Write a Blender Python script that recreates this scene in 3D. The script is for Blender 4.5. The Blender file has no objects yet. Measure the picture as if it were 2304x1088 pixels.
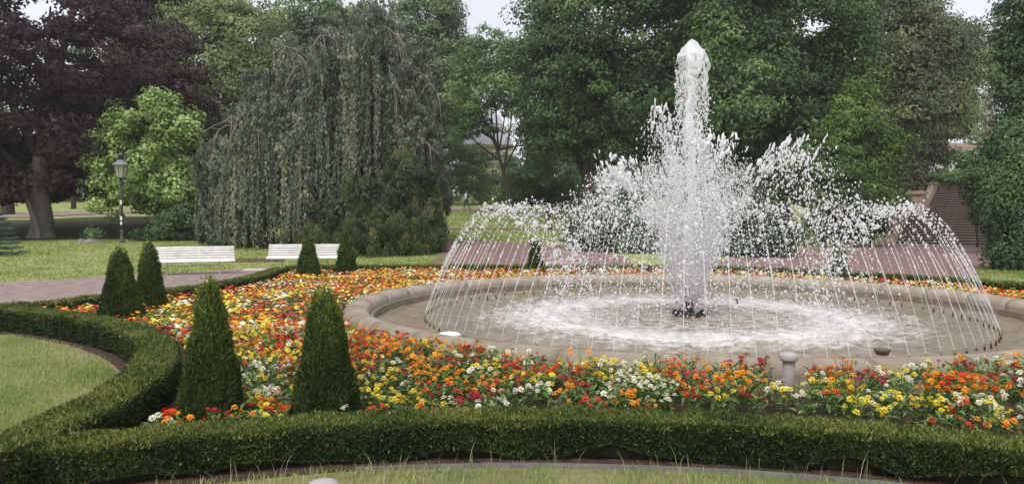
import bpy, math, random
import numpy as np
from mathutils import Vector, geometry

random.seed(7)
RNG = np.random.default_rng(11)
PI = math.pi
scene = bpy.context.scene
COL = scene.collection

# ------------------------------------------------------------------ camera
F, CX, CY, CAMZ = 1740.0, 1152.0, 544.0, 1.8       # focal length and centre of the 2304 px frame
HORIZON = 485.5
PITCH = math.atan((CY - HORIZON) / F)
cam_d = bpy.data.cameras.new('camera')
cam = bpy.data.objects.new('camera', cam_d)
COL.objects.link(cam)
cam.location = (0, 0, CAMZ)
cam.rotation_euler = (PI / 2 - PITCH, 0, 0)
cam_d.sensor_width = 36
cam_d.lens = 36 * F / 2304
cam_d.clip_start = 0.1
cam_d.clip_end = 2000
scene.camera = cam

# ------------------------------------------------------------------ sky and light (overcast)
SUN_EL, SUN_AZ = math.radians(58), math.radians(200)   # behind the camera, a little to the left
world = bpy.data.worlds.new('World')
scene.world = world
world.use_nodes = True
nt = world.node_tree
for n in list(nt.nodes):
    nt.nodes.remove(n)
w_out = nt.nodes.new('ShaderNodeOutputWorld')
w_bg = nt.nodes.new('ShaderNodeBackground')
w_bg.inputs['Strength'].default_value = 0.15
sky = nt.nodes.new('ShaderNodeTexSky')
sky.sky_type = 'NISHITA'
sky.sun_disc = False
sky.sun_elevation = SUN_EL
sky.sun_rotation = SUN_AZ
sky.air_density = 1.6
sky.dust_density = 6.0
sky.ozone_density = 1.5
w_mix = nt.nodes.new('ShaderNodeMix')            # the even grey cloud cover over the sky
w_mix.data_type = 'RGBA'
w_mix.inputs[0].default_value = 0.82
w_tc = nt.nodes.new('ShaderNodeTexCoord')
w_n = nt.nodes.new('ShaderNodeTexNoise'); w_n.inputs['Scale'].default_value = 3.2; w_n.inputs['Detail'].default_value = 5
w_r = nt.nodes.new('ShaderNodeValToRGB')
w_r.color_ramp.elements[0].position = .3; w_r.color_ramp.elements[0].color = (4.2, 4.25, 4.75, 1)
w_r.color_ramp.elements[1].position = .7; w_r.color_ramp.elements[1].color = (5.4, 5.4, 5.8, 1)
nt.links.new(w_tc.outputs['Generated'], w_n.inputs['Vector']); nt.links.new(w_n.outputs['Fac'], w_r.inputs[0])
nt.links.new(w_r.outputs[0], w_mix.inputs[7])
nt.links.new(sky.outputs[0], w_mix.inputs[6])
nt.links.new(w_mix.outputs[2], w_bg.inputs[0])
nt.links.new(w_bg.outputs[0], w_out.inputs[0])

sun_d = bpy.data.lights.new('sun', 'SUN')
sun_d.energy = 1.5
sun_d.angle = math.radians(18)
sun_d.color = (1.0, 0.965, 0.91)
sun = bpy.data.objects.new('sun', sun_d)
COL.objects.link(sun)
sd = Vector((math.sin(SUN_AZ) * math.cos(SUN_EL), math.cos(SUN_AZ) * math.cos(SUN_EL), math.sin(SUN_EL)))
sun.rotation_euler = sd.to_track_quat('Z', 'Y').to_euler()

scene.view_settings.view_transform = 'Standard'
scene.view_settings.look = 'None'
scene.view_settings.exposure = 0.48
scene.view_settings.gamma = 1.0
scene.cycles.max_bounces = 12
scene.cycles.diffuse_bounces = 7
scene.cycles.glossy_bounces = 2
scene.cycles.transmission_bounces = 12
scene.cycles.transparent_max_bounces = 64
scene.cycles.volume_bounces = 1
scene.cycles.caustics_reflective = False
scene.cycles.caustics_refractive = False

# ------------------------------------------------------------------ terrain and pixel helpers
S_ANG = math.radians(29.1)                          # bearing of the staircase axis
def smooth(a, b, x):
    t = np.clip((np.asarray(x, float) - a) / (b - a), 0, 1)
    return t * t * (3 - 2 * t)
def terr(x, y):
    x = np.asarray(x, float); y = np.asarray(y, float)
    u = x / np.maximum(y, 1.0)
    hill = np.interp(y, [0, 27.5, 38, 46, 60, 76, 110, 200, 420], [0, 0, .5, .65, 1.45, 2.6, 4.6, 7.5, 10])
    s = x * math.sin(S_ANG) + y * math.cos(S_ANG)
    flat = np.interp(s, [0, 62.5, 72.5, 90, 140, 420], [0, 0, 4.3, 4.7, 6.5, 10])
    w = smooth(.14, .36, u)
    return hill * (1 - w) + flat * w
def ray(px, py):
    a = PITCH
    r = ((px - CX) / F, 1.0, -(py - CY) / F)
    return (r[0], math.cos(a) + math.sin(a) * r[2], math.cos(a) * r[2] - math.sin(a))
def at(px, py, z=None):
    """point where the photo pixel meets height z (or the terrain)"""
    dx, dy, dz = ray(px, py)
    if z is not None:
        t = (z - CAMZ) / dz
        return (dx * t, dy * t, z)
    t = 2.0
    while t < 400:
        if CAMZ + dz * t <= float(terr(dx * t, dy * t)):
            break
        t += 0.1
    return (dx * t, dy * t, float(terr(dx * t, dy * t)))
def atd(px, py, d):
    """point on the pixel's ray at distance d along y"""
    dx, dy, dz = ray(px, py)
    return (dx * d / dy, d, CAMZ + dz * d / dy)

# ------------------------------------------------------------------ materials
def mat(name):
    m = bpy.data.materials.new(name)
    m.use_nodes = True
    return m, m.node_tree, m.node_tree.nodes['Principled BSDF']
def ramp(nt, stops):
    r = nt.nodes.new('ShaderNodeValToRGB')
    e = r.color_ramp.elements
    while len(e) < len(stops):
        e.new(0.5)
    for i, (p, c) in enumerate(stops):
        e[i].position = p
        e[i].color = (*c, 1)
    return r
def noise(nt, scale, detail=4, rough=.55, coord='Object', dim=None):
    tc = nt.nodes.new('ShaderNodeTexCoord')
    n = nt.nodes.new('ShaderNodeTexNoise')
    n.inputs['Scale'].default_value = scale
    n.inputs['Detail'].default_value = detail
    n.inputs['Roughness'].default_value = rough
    nt.links.new(tc.outputs[coord], n.inputs['Vector'])
    return n
def bump(nt, b, src, strength, dist=.01):
    bp = nt.nodes.new('ShaderNodeBump')
    bp.inputs['Strength'].default_value = strength
    bp.inputs['Distance'].default_value = dist
    nt.links.new(src, bp.inputs['Height'])
    nt.links.new(bp.outputs[0], b.inputs['Normal'])
def noise_mat(name, stops, scale, rough=.8, bscale=None, bstr=.4, bdist=.01, detail=5, spec=.3):
    m, nt, b = mat(name)
    n = noise(nt, scale, detail)
    r = ramp(nt, stops)
    nt.links.new(n.outputs['Fac'], r.inputs[0])
    nt.links.new(r.outputs[0], b.inputs['Base Color'])
    b.inputs['Roughness'].default_value = rough
    b.inputs['Specular IOR Level'].default_value = spec
    if bscale:
        n2 = noise(nt, bscale, 5)
        bump(nt, b, n2.outputs['Fac'], bstr, bdist)
    return m
def leaf_mat(name, stops, trans=.25, rough=.5, spec=.25):
    """leaf colour from the per-leaf tint, light partly passing through"""
    m, nt, b = mat(name)
    a = nt.nodes.new('ShaderNodeAttribute')
    a.attribute_name = 'tint'
    r = ramp(nt, stops)
    nt.links.new(a.outputs['Fac'], r.inputs[0])
    nt.links.new(r.outputs[0], b.inputs['Base Color'])
    b.inputs['Roughness'].default_value = rough
    b.inputs['Specular IOR Level'].default_value = spec
    tr = nt.nodes.new('ShaderNodeBsdfTranslucent')
    nt.links.new(r.outputs[0], tr.inputs['Color'])
    mx = nt.nodes.new('ShaderNodeMixShader')
    mx.inputs[0].default_value = trans
    nt.links.new(b.outputs[0], mx.inputs[1])
    nt.links.new(tr.outputs[0], mx.inputs[2])
    nt.links.new(mx.outputs[0], nt.nodes['Material Output'].inputs[0])
    return m
def flat_mat(name, col, rough=.6, metal=0, spec=.4):
    m, nt, b = mat(name)
    b.inputs['Base Color'].default_value = (*col, 1)
    b.inputs['Roughness'].default_value = rough
    b.inputs['Metallic'].default_value = metal
    b.inputs['Specular IOR Level'].default_value = spec
    return m

M = {}
M['lawn'] = noise_mat('lawn_green', [(.3, (.19, .245, .07)), (.5, (.29, .33, .105)), (.7, (.38, .37, .17))], .9, .9, 60, .8, .03, 10)
M['path'] = noise_mat('pink_gravel', [(.3, (.18, .13, .115)), (.48, (.25, .188, .168)), (.6, (.30, .235, .212)), (.75, (.37, .30, .27))], 3, .92, 120, .6, .01, 12)
M['soil'] = noise_mat('garden_soil', [(.3, (.035, .022, .015)), (.6, (.085, .055, .038)), (.8, (.13, .09, .065))], 14, .95, 40, .9, .03)
M['stone'] = noise_mat('fountain_stone', [(.25, (.15, .122, .088)), (.42, (.255, .215, .163)), (.58, (.325, .282, .222)), (.85, (.42, .38, .315))], 2.2, .75, 70, .25, .006, 8)
M['stone_in'] = noise_mat('wet_stone', [(.3, (.16, .13, .095)), (.6, (.24, .2, .15)), (.8, (.3, .26, .2))], 4, .4, 60, .25, .006)
M['stair'] = noise_mat('stair_stone', [(.3, (.06, .042, .036)), (.6, (.09, .064, .055)), (.8, (.13, .095, .08))], 2.5, .85, 30, .3)
M['sandstone'] = noise_mat('sandstone', [(.3, (.26, .2, .155)), (.6, (.38, .3, .24)), (.8, (.45, .38, .31))], 2.5, .85, 30, .3)
M['white'] = noise_mat('white_paint', [(.3, (.60, .58, .56)), (.55, (.74, .72, .72)), (.75, (.80, .78, .78))], 5, .5, 30, .05)
M['iron'] = noise_mat('cast_iron', [(.3, (.05, .055, .058)), (.7, (.10, .11, .11))], 12, .5, 40, .2)
M['iron_light'] = noise_mat('grey_metal', [(.3, (.33, .33, .33)), (.7, (.48, .47, .46))], 9, .5)
M['dark_nozzle'] = flat_mat('dark_bronze', (.05, .045, .04), .35, .5)
M['rust'] = flat_mat('brown_pipe', (.15, .10, .07), .5, .3)
M['bark'] = noise_mat('grey_bark', [(.3, (.15, .13, .118)), (.6, (.26, .235, .215)), (.8, (.36, .33, .305))], 2.5, .9, 12, .7, .05)
M['bark_dark'] = noise_mat('dark_bark', [(.3, (.03, .025, .02)), (.7, (.065, .055, .045))], 3, .9, 10, .7, .05)
M['twig'] = noise_mat('pale_twig', [(.3, (.16, .13, .11)), (.7, (.28, .24, .21))], 5, .8)
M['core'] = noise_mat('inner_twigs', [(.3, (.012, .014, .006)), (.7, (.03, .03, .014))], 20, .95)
M['metal_edge'] = noise_mat('zinc_edging', [(.3, (.15, .145, .135)), (.7, (.25, .245, .235))], 8, .55)
M['yellow_wall'] = noise_mat('yellow_render', [(.3, (.55, .46, .24)), (.7, (.66, .57, .33))], 2, .9)
M['grey_roof'] = noise_mat('slate_roof', [(.3, (.3, .3, .34)), (.7, (.42, .42, .46))], 3, .6)
M['white_wall'] = noise_mat('white_render', [(.3, (.66, .66, .68)), (.7, (.78, .78, .8))], 2, .9)
M['red_roof'] = noise_mat('red_roof_tiles', [(.3, (.2, .11, .09)), (.7, (.28, .165, .135))], 5, .8)
M['window_red'] = flat_mat('dark_red_window', (.10, .03, .025), .3)
M['window_dark'] = flat_mat('dark_window', (.04, .045, .05), .15)
M['tower'] = noise_mat('weathered_tower_stone', [(.3, (.2, .17, .155)), (.6, (.31, .265, .24)), (.8, (.38, .33, .3))], 1.2, .9, 6, .4, .05)
M['slab'] = noise_mat('pale_slab', [(.3, (.5, .46, .43)), (.7, (.6, .55, .52))], 5, .9)
M['mulch'] = noise_mat('bark_mulch', [(.3, (.06, .035, .03)), (.7, (.14, .085, .07))], 14, .95, 50, .8, .03)

# foliage
M['yew'] = leaf_mat('yew_needles', [(0, (0.025, 0.047, 0.013)), (.35, (0.057, 0.099, 0.022)), (.7, (0.133, 0.185, 0.035)), (1, (0.266, 0.325, 0.060))], .12)
M['hedge'] = leaf_mat('hedge_needles', [(0, (0.015, 0.031, 0.009)), (.4, (0.048, 0.081, 0.018)), (.7, (0.130, 0.168, 0.033)), (.9, (0.230, 0.246, 0.055)), (1, (0.260, 0.202, 0.080))], .12)
M['copper'] = leaf_mat('copper_beech_leaf', [(0, (0.025, 0.014, 0.016)), (.5, (0.053, 0.027, 0.031)), (.85, (0.090, 0.047, 0.049)), (1, (0.078, 0.076, 0.037))], .2)
M['light_green'] = leaf_mat('light_green_leaf', [(0, (.15, .23, .065)), (.5, (.33, .46, .14)), (1, (.52, .64, .30))], .3)
M['weeping'] = leaf_mat('weeping_beech_leaf', [(0, (0.056, 0.071, 0.045)), (.5, (0.146, 0.177, 0.119)), (.85, (0.269, 0.296, 0.219)), (1, (0.358, 0.365, 0.175))], .2)
M['juniper'] = leaf_mat('juniper_leaf', [(0, (.02, .036, .017)), (.45, (.058, .095, .042)), (.85, (.125, .175, .075)), (1, (.22, .20, .09))], .12)
M['lime'] = leaf_mat('lime_tree_leaf', [(0, (0.106, 0.160, 0.059)), (.5, (0.212, 0.281, 0.106)), (1, (0.373, 0.427, 0.198))], .25)
M['oak'] = leaf_mat('oak_leaf', [(0, (0.036, 0.073, 0.025)), (.45, (0.095, 0.172, 0.057)), (1, (0.226, 0.337, 0.119))], .2)
M['grey_green'] = leaf_mat('grey_green_leaf', [(0, (0.083, 0.131, 0.063)), (.5, (0.152, 0.226, 0.101)), (1, (0.277, 0.377, 0.176))], .25)
M['maple'] = leaf_mat('young_maple_leaf', [(0, (0.079, 0.145, 0.053)), (.5, (0.152, 0.251, 0.092)), (1, (0.277, 0.383, 0.158))], .25)
M['hornbeam'] = leaf_mat('bright_green_leaf', [(0, (0.041, 0.090, 0.021)), (.5, (0.098, 0.179, 0.037)), (1, (0.206, 0.306, 0.069))], .25)
M['olive'] = leaf_mat('olive_green_leaf', [(0, (0.066, 0.087, 0.042)), (.5, (0.165, 0.198, 0.092)), (1, (0.330, 0.370, 0.185))], .2)
M['thuja'] = leaf_mat('dark_evergreen_leaf', [(0, (0.026, 0.059, 0.026)), (.5, (0.063, 0.121, 0.047)), (1, (0.132, 0.211, 0.074))], .12)
M['spruce'] = leaf_mat('blue_spruce_needle', [(0, (.05, .10, .07)), (.6, (.10, .19, .14)), (1, (.19, .28, .21))], .1)
M['grass'] = leaf_mat('grass_blade', [(0, (.20, .28, .07)), (.5, (.34, .42, .13)), (.8, (.47, .49, .22)), (1, (.6, .54, .33))], .45, .6)
M['zleaf'] = leaf_mat('zinnia_leaf', [(0, (.08, .15, .04)), (.5, (.18, .29, .085)), (1, (.31, .42, .16))], .25)
PET = {}
for nme, c1, c2 in (('orange', (.84, .29, .014), (.92, .44, .035)), ('red', (.62, .035, .012), (.78, .08, .02)), ('yellow', (.86, .66, .03), (.9, .76, .12)),
                    ('cream', (.82, .80, .58), (.88, .87, .74)), ('magenta', (.34, .012, .03), (.48, .025, .06))):
    PET[nme] = leaf_mat(nme + '_petal', [(0, c1), (1, c2)], .2, .6)
M['disc'] = flat_mat('flower_centre', (.25, .13, .02), .9)

# water
def make_drop(name, alpha, rough=.12, trans=.4):
    m, nt, b = mat(name)
    b.inputs['Base Color'].default_value = (.96, .96, .97, 1)
    b.inputs['Roughness'].default_value = rough
    b.inputs['Specular IOR Level'].default_value = .6
    tl = nt.nodes.new('ShaderNodeBsdfTranslucent'); tl.inputs[0].default_value = (.96, .96, .97, 1)
    m2 = nt.nodes.new('ShaderNodeMixShader'); m2.inputs[0].default_value = trans
    nt.links.new(b.outputs[0], m2.inputs[1]); nt.links.new(tl.outputs[0], m2.inputs[2])
    t = nt.nodes.new('ShaderNodeBsdfTransparent')
    mx = nt.nodes.new('ShaderNodeMixShader')
    mx.inputs[0].default_value = alpha
    nt.links.new(t.outputs[0], mx.inputs[1])
    nt.links.new(m2.outputs[0], mx.inputs[2])
    nt.links.new(mx.outputs[0], nt.nodes['Material Output'].inputs[0])
    return m
M['drop'] = make_drop('aerated_water', .85)
M['jetdrop'] = make_drop('clear_water_beads', .6, .06)
M['mistdrop'] = make_drop('fine_spray_drop', .4, .5, .65)
M['sheet'] = make_drop('thin_water_sheet', .62, .1)
M['thread'] = make_drop('clear_water_thread', .34, .06)
M['foamdrop'] = make_drop('white_foam', .95, .4)

# ------------------------------------------------------------------ mesh helpers
def mesh_np(name, V, Fc, mats, tint=None, midx=None, smooth_=False):
    """V (n,3), Fc list of (k,3) or (k,4) arrays (all faces)"""
    if not isinstance(Fc, list):
        Fc = [Fc]
    me = bpy.data.meshes.new(name)
    V = np.asarray(V, np.float32)
    loops = np.concatenate([f.reshape(-1) for f in Fc]).astype(np.int32)
    tot = np.concatenate([np.full(len(f), f.shape[1], np.int32) for f in Fc])
    start = np.concatenate([[0], np.cumsum(tot)[:-1]]).astype(np.int32)
    me.vertices.add(len(V)); me.vertices.foreach_set('co', V.reshape(-1))
    me.loops.add(len(loops)); me.loops.foreach_set('vertex_index', loops)
    me.polygons.add(len(tot)); me.polygons.foreach_set('loop_start', start)
    if smooth_:
        me.polygons.foreach_set('use_smooth', np.ones(len(tot), bool))
    for m in mats:
        me.materials.append(m)
    if midx is not None:
        me.polygons.foreach_set('material_index', np.asarray(midx, np.int32))
    if tint is not None:
        at_ = me.attributes.new('tint', 'FLOAT', 'FACE')
        at_.data.foreach_set('value', np.asarray(tint, np.float32))
    me.update(calc_edges=True)
    return me
def link(name, me, parent=None, loc=(0, 0, 0), rot=(0, 0, 0), kind=None):
    o = bpy.data.objects.new(name, me)
    COL.objects.link(o)
    o.location = loc
    o.rotation_euler = rot
    if parent is not None:
        o.parent = parent
    if kind:
        o['kind'] = kind
    return o
def thing(name, label, cat, loc=(0, 0, 0), rotz=0, group=None, me=None):
    o = link(name, me, None, loc, (0, 0, rotz))
    o['label'] = label; o['category'] = cat
    if group:
        o['group'] = group
    return o
def structure(name, me):
    return link(name, me, kind='structure')

class MB:
    """collects simple shapes into one mesh"""
    def __init__(s): s.v = []; s.f = []; s.n = 0; s.mi = []; s.cur = 0
    def add(s, V, Fs):
        for f in Fs:
            s.f.append(tuple(i + s.n for i in f)); s.mi.append(s.cur)
        s.v.extend([tuple(map(float, p)) for p in V]); s.n += len(V)
    def box(s, c, d, rz=0):
        x, y, z = d[0] / 2, d[1] / 2, d[2] / 2
        V = [(-x, -y, -z), (x, -y, -z), (x, y, -z), (-x, y, -z), (-x, -y, z), (x, -y, z), (x, y, z), (-x, y, z)]
        ca, sa = math.cos(rz), math.sin(rz)
        V = [(c[0] + p[0] * ca - p[1] * sa, c[1] + p[0] * sa + p[1] * ca, c[2] + p[2]) for p in V]
        s.add(V, [(0, 3, 2, 1), (4, 5, 6, 7), (0, 1, 5, 4), (1, 2, 6, 5), (2, 3, 7, 6), (3, 0, 4, 7)])
    def lathe(s, prof, n=16, c=(0, 0, 0)):
        V = []
        for r, z in prof:
            for k in range(n):
                a = 2 * PI * k / n
                V.append((c[0] + r * math.cos(a), c[1] + r * math.sin(a), c[2] + z))
        Fs = []
        for i in range(len(prof) - 1):
            for k in range(n):
                k2 = (k + 1) % n
                Fs.append((i * n + k, i * n + k2, (i + 1) * n + k2, (i + 1) * n + k))
        Fs.append(tuple(range(n))[::-1]); Fs.append(tuple((len(prof) - 1) * n + k for k in range(n)))
        s.add(V, Fs)
    def tube(s, pts, rad, n=6):
        V, Fc = tube_np(np.array(pts, float), np.array(rad, float) if hasattr(rad, '__len__') else np.full(len(pts), rad), n)
        s.add(V, [tuple(f) for f in Fc])
    def mesh(s, name, mats, smooth_=False):
        me = bpy.data.meshes.new(name)
        me.from_pydata(s.v, [], s.f)
        for m in mats: me.materials.append(m)
        me.polygons.foreach_set('material_index', s.mi)
        if smooth_:
            me.polygons.foreach_set('use_smooth', [True] * len(s.f))
        me.update()
        return me
def tube_np(P, R, n=6):
    T = np.gradient(P, axis=0)
    T /= np.linalg.norm(T, axis=1, keepdims=True) + 1e-9
    up = np.where(np.abs(T[:, 2:3]) > .9, np.array([[1., 0, 0]]), np.array([[0, 0, 1.]]))
    U = np.cross(T, up); U /= np.linalg.norm(U, axis=1, keepdims=True) + 1e-9
    for i in range(1, len(U)):                       # keep the frame from flipping
        if np.dot(U[i], U[i - 1]) < 0: U[i] = -U[i]
    W = np.cross(T, U)
    a = np.arange(n) * 2 * PI / n
    ring = P[:, None] + R[:, None, None] * (np.cos(a)[None, :, None] * U[:, None] + np.sin(a)[None, :, None] * W[:, None])
    V = ring.reshape(-1, 3)
    i = np.arange(len(P) - 1)[:, None] * n; k = np.arange(n)[None]; k2 = (k + 1) % n
    Fc = np.stack([i + k, i + k2, i + n + k2, i + n + k], -1).reshape(-1, 4)
    return V, Fc
def tubes_mesh(name, items, mats, n=6):
    Vs, Fs, off = [], [], 0
    for P, R in items:
        V, Fc = tube_np(np.asarray(P, float), np.asarray(R, float), n)
        Vs.append(V); Fs.append(Fc + off); off += len(V)
    return mesh_np(name, np.concatenate(Vs), np.concatenate(Fs), mats, smooth_=True)

def unit(v):
    return v / (np.linalg.norm(v, axis=-1, keepdims=True) + 1e-9)
def rdir(n):
    return unit(RNG.normal(size=(n, 3)))
def cards(C, L, W, axis, nrm, tri=False):
    """leaf blades: centre C, length/width arrays, direction axis, rough normal nrm"""
    axis = unit(axis)
    side = unit(np.cross(axis, nrm))
    L = np.asarray(L, float).reshape(-1, 1); W = np.asarray(W, float).reshape(-1, 1)
    n = len(C)
    if tri:
        V = np.stack([C - axis * L * .4 + side * W * .5, C - axis * L * .4 - side * W * .5, C + axis * L * .6], 1)
        return V.reshape(-1, 3), np.arange(n * 3).reshape(n, 3)
    V = np.stack([C - axis * L * .5, C + side * W * .5, C + axis * L * .5, C - side * W * .5], 1)
    return V.reshape(-1, 3), np.arange(n * 4).reshape(n, 4)
_WV = rdir(14); _WP = RNG.uniform(0, 6.28, 14)
def wob(P, s=1.0):
    """smooth lumpy noise about -1..1"""
    P = np.asarray(P) * s
    o = np.zeros(len(P))
    for i in range(14):
        o += np.sin(P @ (_WV[i] * (1 + .22 * i)) + _WP[i])
    return o / 4.2
def inpoly(P, poly):
    x, y = P[:, 0], P[:, 1]
    r = np.zeros(len(P), bool)
    j = len(poly) - 1
    for i in range(len(poly)):
        xi, yi = poly[i][:2]; xj, yj = poly[j][:2]
        c = ((yi > y) != (yj > y)) & (x < (xj - xi) * (y - yi) / (yj - yi + 1e-12) + xi)
        r ^= c; j = i
    return r
def resample(pts, step):
    P = np.array([p[:2] for p in pts], float)
    # Catmull-Rom through the points, then even spacing
    Q = []
    E = np.vstack([2 * P[0] - P[1], P, 2 * P[-1] - P[-2]])
    for i in range(1, len(E) - 2):
        t = np.linspace(0, 1, 12, endpoint=False)[:, None]
        a, b, c, d = E[i - 1], E[i], E[i + 1], E[i + 2]
        Q.append(.5 * ((2 * b) + (-a + c) * t + (2 * a - 5 * b + 4 * c - d) * t ** 2 + (-a + 3 * b - 3 * c + d) * t ** 3))
    Q = np.vstack(Q + [P[-1:]])
    s = np.concatenate([[0], np.cumsum(np.linalg.norm(np.diff(Q, axis=0), axis=1))])
    n = max(3, int(s[-1] / step))
    g = np.linspace(0, s[-1], n)
    return np.stack([np.interp(g, s, Q[:, 0]), np.interp(g, s, Q[:, 1])], 1)
def dist_poly(P, line):
    d = np.full(len(P), 1e9)
    for q in line:
        d = np.minimum(d, (P[:, 0] - q[0]) ** 2 + (P[:, 1] - q[1]) ** 2)
    return np.sqrt(d)
def sheet(name, poly, z, mat_, drape=False, res=1.5):
    if not drape:
        me = bpy.data.meshes.new(name)
        tri = geometry.tessellate_polygon([[Vector((p[0], p[1], 0)) for p in poly]])
        me.from_pydata([(p[0], p[1], z) for p in poly], [], tri)
        me.materials.append(mat_); me.update()
        return structure(name, me)
    P = np.array([p[:2] for p in poly])
    gx = np.arange(P[:, 0].min(), P[:, 0].max(), res); gy = np.arange(P[:, 1].min(), P[:, 1].max(), res)
    G = np.stack(np.meshgrid(gx, gy), -1).reshape(-1, 2)
    G = G[inpoly(G, poly)]
    n = len(poly)
    vv = [Vector((p[0], p[1])) for p in poly] + [Vector(g) for g in G]
    ed = [(i, (i + 1) % n) for i in range(n)]
    o = geometry.delaunay_2d_cdt(vv, ed, [list(range(n))], 1, 1e-4)
    V = np.array([[v.x, v.y] for v in o[0]])
    me = bpy.data.meshes.new(name)
    me.from_pydata(np.column_stack([V, terr(V[:, 0], V[:, 1]) + z]).tolist(), [], o[2])
    me.materials.append(mat_); me.update()
    return structure(name, me)

# ------------------------------------------------------------------ layout of the bed
FX, FY, FR, RIM_H, RIM_W, WZ = 2.98, 12.93, 5.69, .42, .40, .13
HZ = .33
def hpts(l, z=HZ):
    return [at(px, py, z)[:2] for px, py in l]
LEFT = resample(hpts([(-330, 686), (-120, 687), (0, 693), (120, 704), (220, 720), (300, 742), (345, 768), (352, 800), (325, 838), (265, 880), (190, 922), (100, 962), (20, 992), (-40, 1008)]), .12)
FRONT = resample(hpts([(-420, 1012), (-90, 1003), (20, 998), (130, 990), (300, 975), (520, 956), (800, 937), (1150, 929), (1500, 935), (1800, 949), (2050, 968), (2304, 996), (2520, 1026)], .30), .12)
PATHH = resample(hpts([(-330, 694), (-60, 692), (80, 684), (220, 669), (380, 654), (500, 637), (575, 621), (628, 604)], .3), .15)
BACK = resample(hpts([(640, 601), (800, 599), (1000, 599), (1200, 599), (1500, 600), (1750, 606), (1950, 617), (2150, 629), (2304, 641), (2480, 658)], .3), .2)
BED = [tuple(p) for p in LEFT] + [tuple(p) for p in FRONT] + [tuple(p) for p in BACK[::-1]] + [tuple(p) for p in PATHH[::-1]]

# ground sheet
gy = np.concatenate([np.linspace(-12, 60, 73), np.linspace(62, 120, 30), np.linspace(126, 420, 40)])
gx = np.concatenate([np.linspace(-300, -60, 30), np.linspace(-58, 70, 65), np.linspace(74, 300, 30)])
GX, GY = np.meshgrid(gx, gy)
V = np.stack([GX, GY, terr(GX, GY)], -1).reshape(-1, 3)
nx, ny = len(gx), len(gy)
i = np.arange(ny - 1)[:, None] * nx; k = np.arange(nx - 1)[None]
structure('ground', mesh_np('ground', V, np.stack([i + k, i + k + 1, i + nx + k + 1, i + nx + k], -1).reshape(-1, 4), [M['lawn']], smooth_=True))

def soil_z(x, y):
    """the bed is banked up gently towards the front of the basin"""
    x = np.asarray(x, float); y = np.asarray(y, float)
    r = np.hypot(x - FX, y - FY)
    return .012 + .20 * smooth(8.0, 6.3, r) * smooth(11.5, 9.0, y) * smooth(FR + .02, FR + .15, r)
bp_ = np.array(BED)
g_ = np.stack(np.meshgrid(np.arange(bp_[:, 0].min(), bp_[:, 0].max(), .35), np.arange(bp_[:, 1].min(), bp_[:, 1].max(), .35)), -1).reshape(-1, 2)
g_ = g_[inpoly(g_, BED)]
o_ = geometry.delaunay_2d_cdt([Vector(p) for p in BED] + [Vector(p) for p in g_], [(q, (q + 1) % len(BED)) for q in range(len(BED))], [list(range(len(BED)))], 1, 1e-4)
v_ = np.array([[v.x, v.y] for v in o_[0]])
me = bpy.data.meshes.new('bed_soil'); me.from_pydata(np.column_stack([v_, soil_z(v_[:, 0], v_[:, 1])]).tolist(), [], o_[2]); me.materials.append(M['soil']); me.update()
structure('bed_soil', me)
# soil strip along the lawn side of both hedges
def strip(name, line, a, b, z, m):
    T = np.gradient(line, axis=0); N = unit(np.column_stack([-T[:, 1], T[:, 0]]))
    A, B = line + N * a, line + N * b
    n = len(line)
    V = np.vstack([np.column_stack([A, np.full(n, z)]), np.column_stack([B, np.full(n, z)])])
    i = np.arange(n - 1)
    return structure(name, mesh_np(name, V, np.stack([i, i + 1, n + i + 1, n + i], -1), [m]))
strip('hedge_soil', FRONT, -.34, .05, .006, M['soil'])
strip('hedge_soil', LEFT, -.36, .05, .008, M['soil'])

# paths
left_path = [at(*p, 0)[:2] for p in ((-420, 720), (-60, 703), (80, 694), (220, 680), (380, 664), (500, 647), (575, 631), (640, 611), (700, 604), (690, 598), (620, 600), (500, 608), (420, 613), (350, 617), (240, 620), (140, 629), (0, 635), (-420, 642))]
sheet('gravel_path', left_path, .006, M['path'])
mid_path = [at(*p)[:2] for p in ((960, 596), (990, 575), (1006, 545), (1060, 543), (1190, 547), (1330, 558), (1420, 585), (1420, 600))]
sheet('gravel_path', mid_path, .03, M['path'], True)
plaza = [at(*p)[:2] for p in ((1560, 598), (1650, 580), (1780, 566), (1890, 552), (1960, 548.6), (2100, 548.0), (2300, 548.6), (2500, 556), (2420, 610), (2230, 618), (2226, 632), (2100, 624), (1950, 614), (1760, 604))]
sheet('gravel_plaza', plaza, .02, M['path'], True)
sheet('hill_path', [at(*p)[:2] for p in ((900, 519), (1000, 517), (1120, 516), (1300, 518), (1300, 514), (1120, 512.5), (1000, 513), (900, 514))], .05, M['path'], True)
sheet('hill_path', [at(*p)[:2] for p in ((900, 478), (1020, 475), (1200, 470), (1200, 466), (1060, 468), (900, 470))], .06, M['path'], True)
sheet('hill_path', [at(*p)[:2] for p in ((-200, 492), (60, 490), (180, 484), (400, 477), (400, 472), (180, 476), (60, 478), (-200, 482))], .06, M['path'], True)
sheet('mulch_strip', [at(*p)[:2] for p in ((520, 590), (640, 590), (640, 583), (530, 582))], .02, M['mulch'], True, .6)
M['beech_shade'] = noise_mat('painted_beech_shade', [(.3, (.035, .04, .018)), (.55, (.06, .07, .03)), (.8, (.10, .09, .05))], 4, .95, 30, .7, .03)  # shade of the beech canopy on the lawn, painted as dark ground colour
sheet('painted_shade_sheet', [at(*p)[:2] for p in ((-250, 541), (60, 541), (200, 538), (330, 537), (460, 541), (560, 541), (560, 500), (400, 487), (200, 489), (60, 495), (-250, 497))], .03, M['beech_shade'], True, 1.0)
M['plaza'] = noise_mat('reddish_gravel', [(.3, (.165, .10, .09)), (.55, (.225, .145, .13)), (.75, (.28, .195, .175))], 3, .92, 120, .6, .01, 12)
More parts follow.
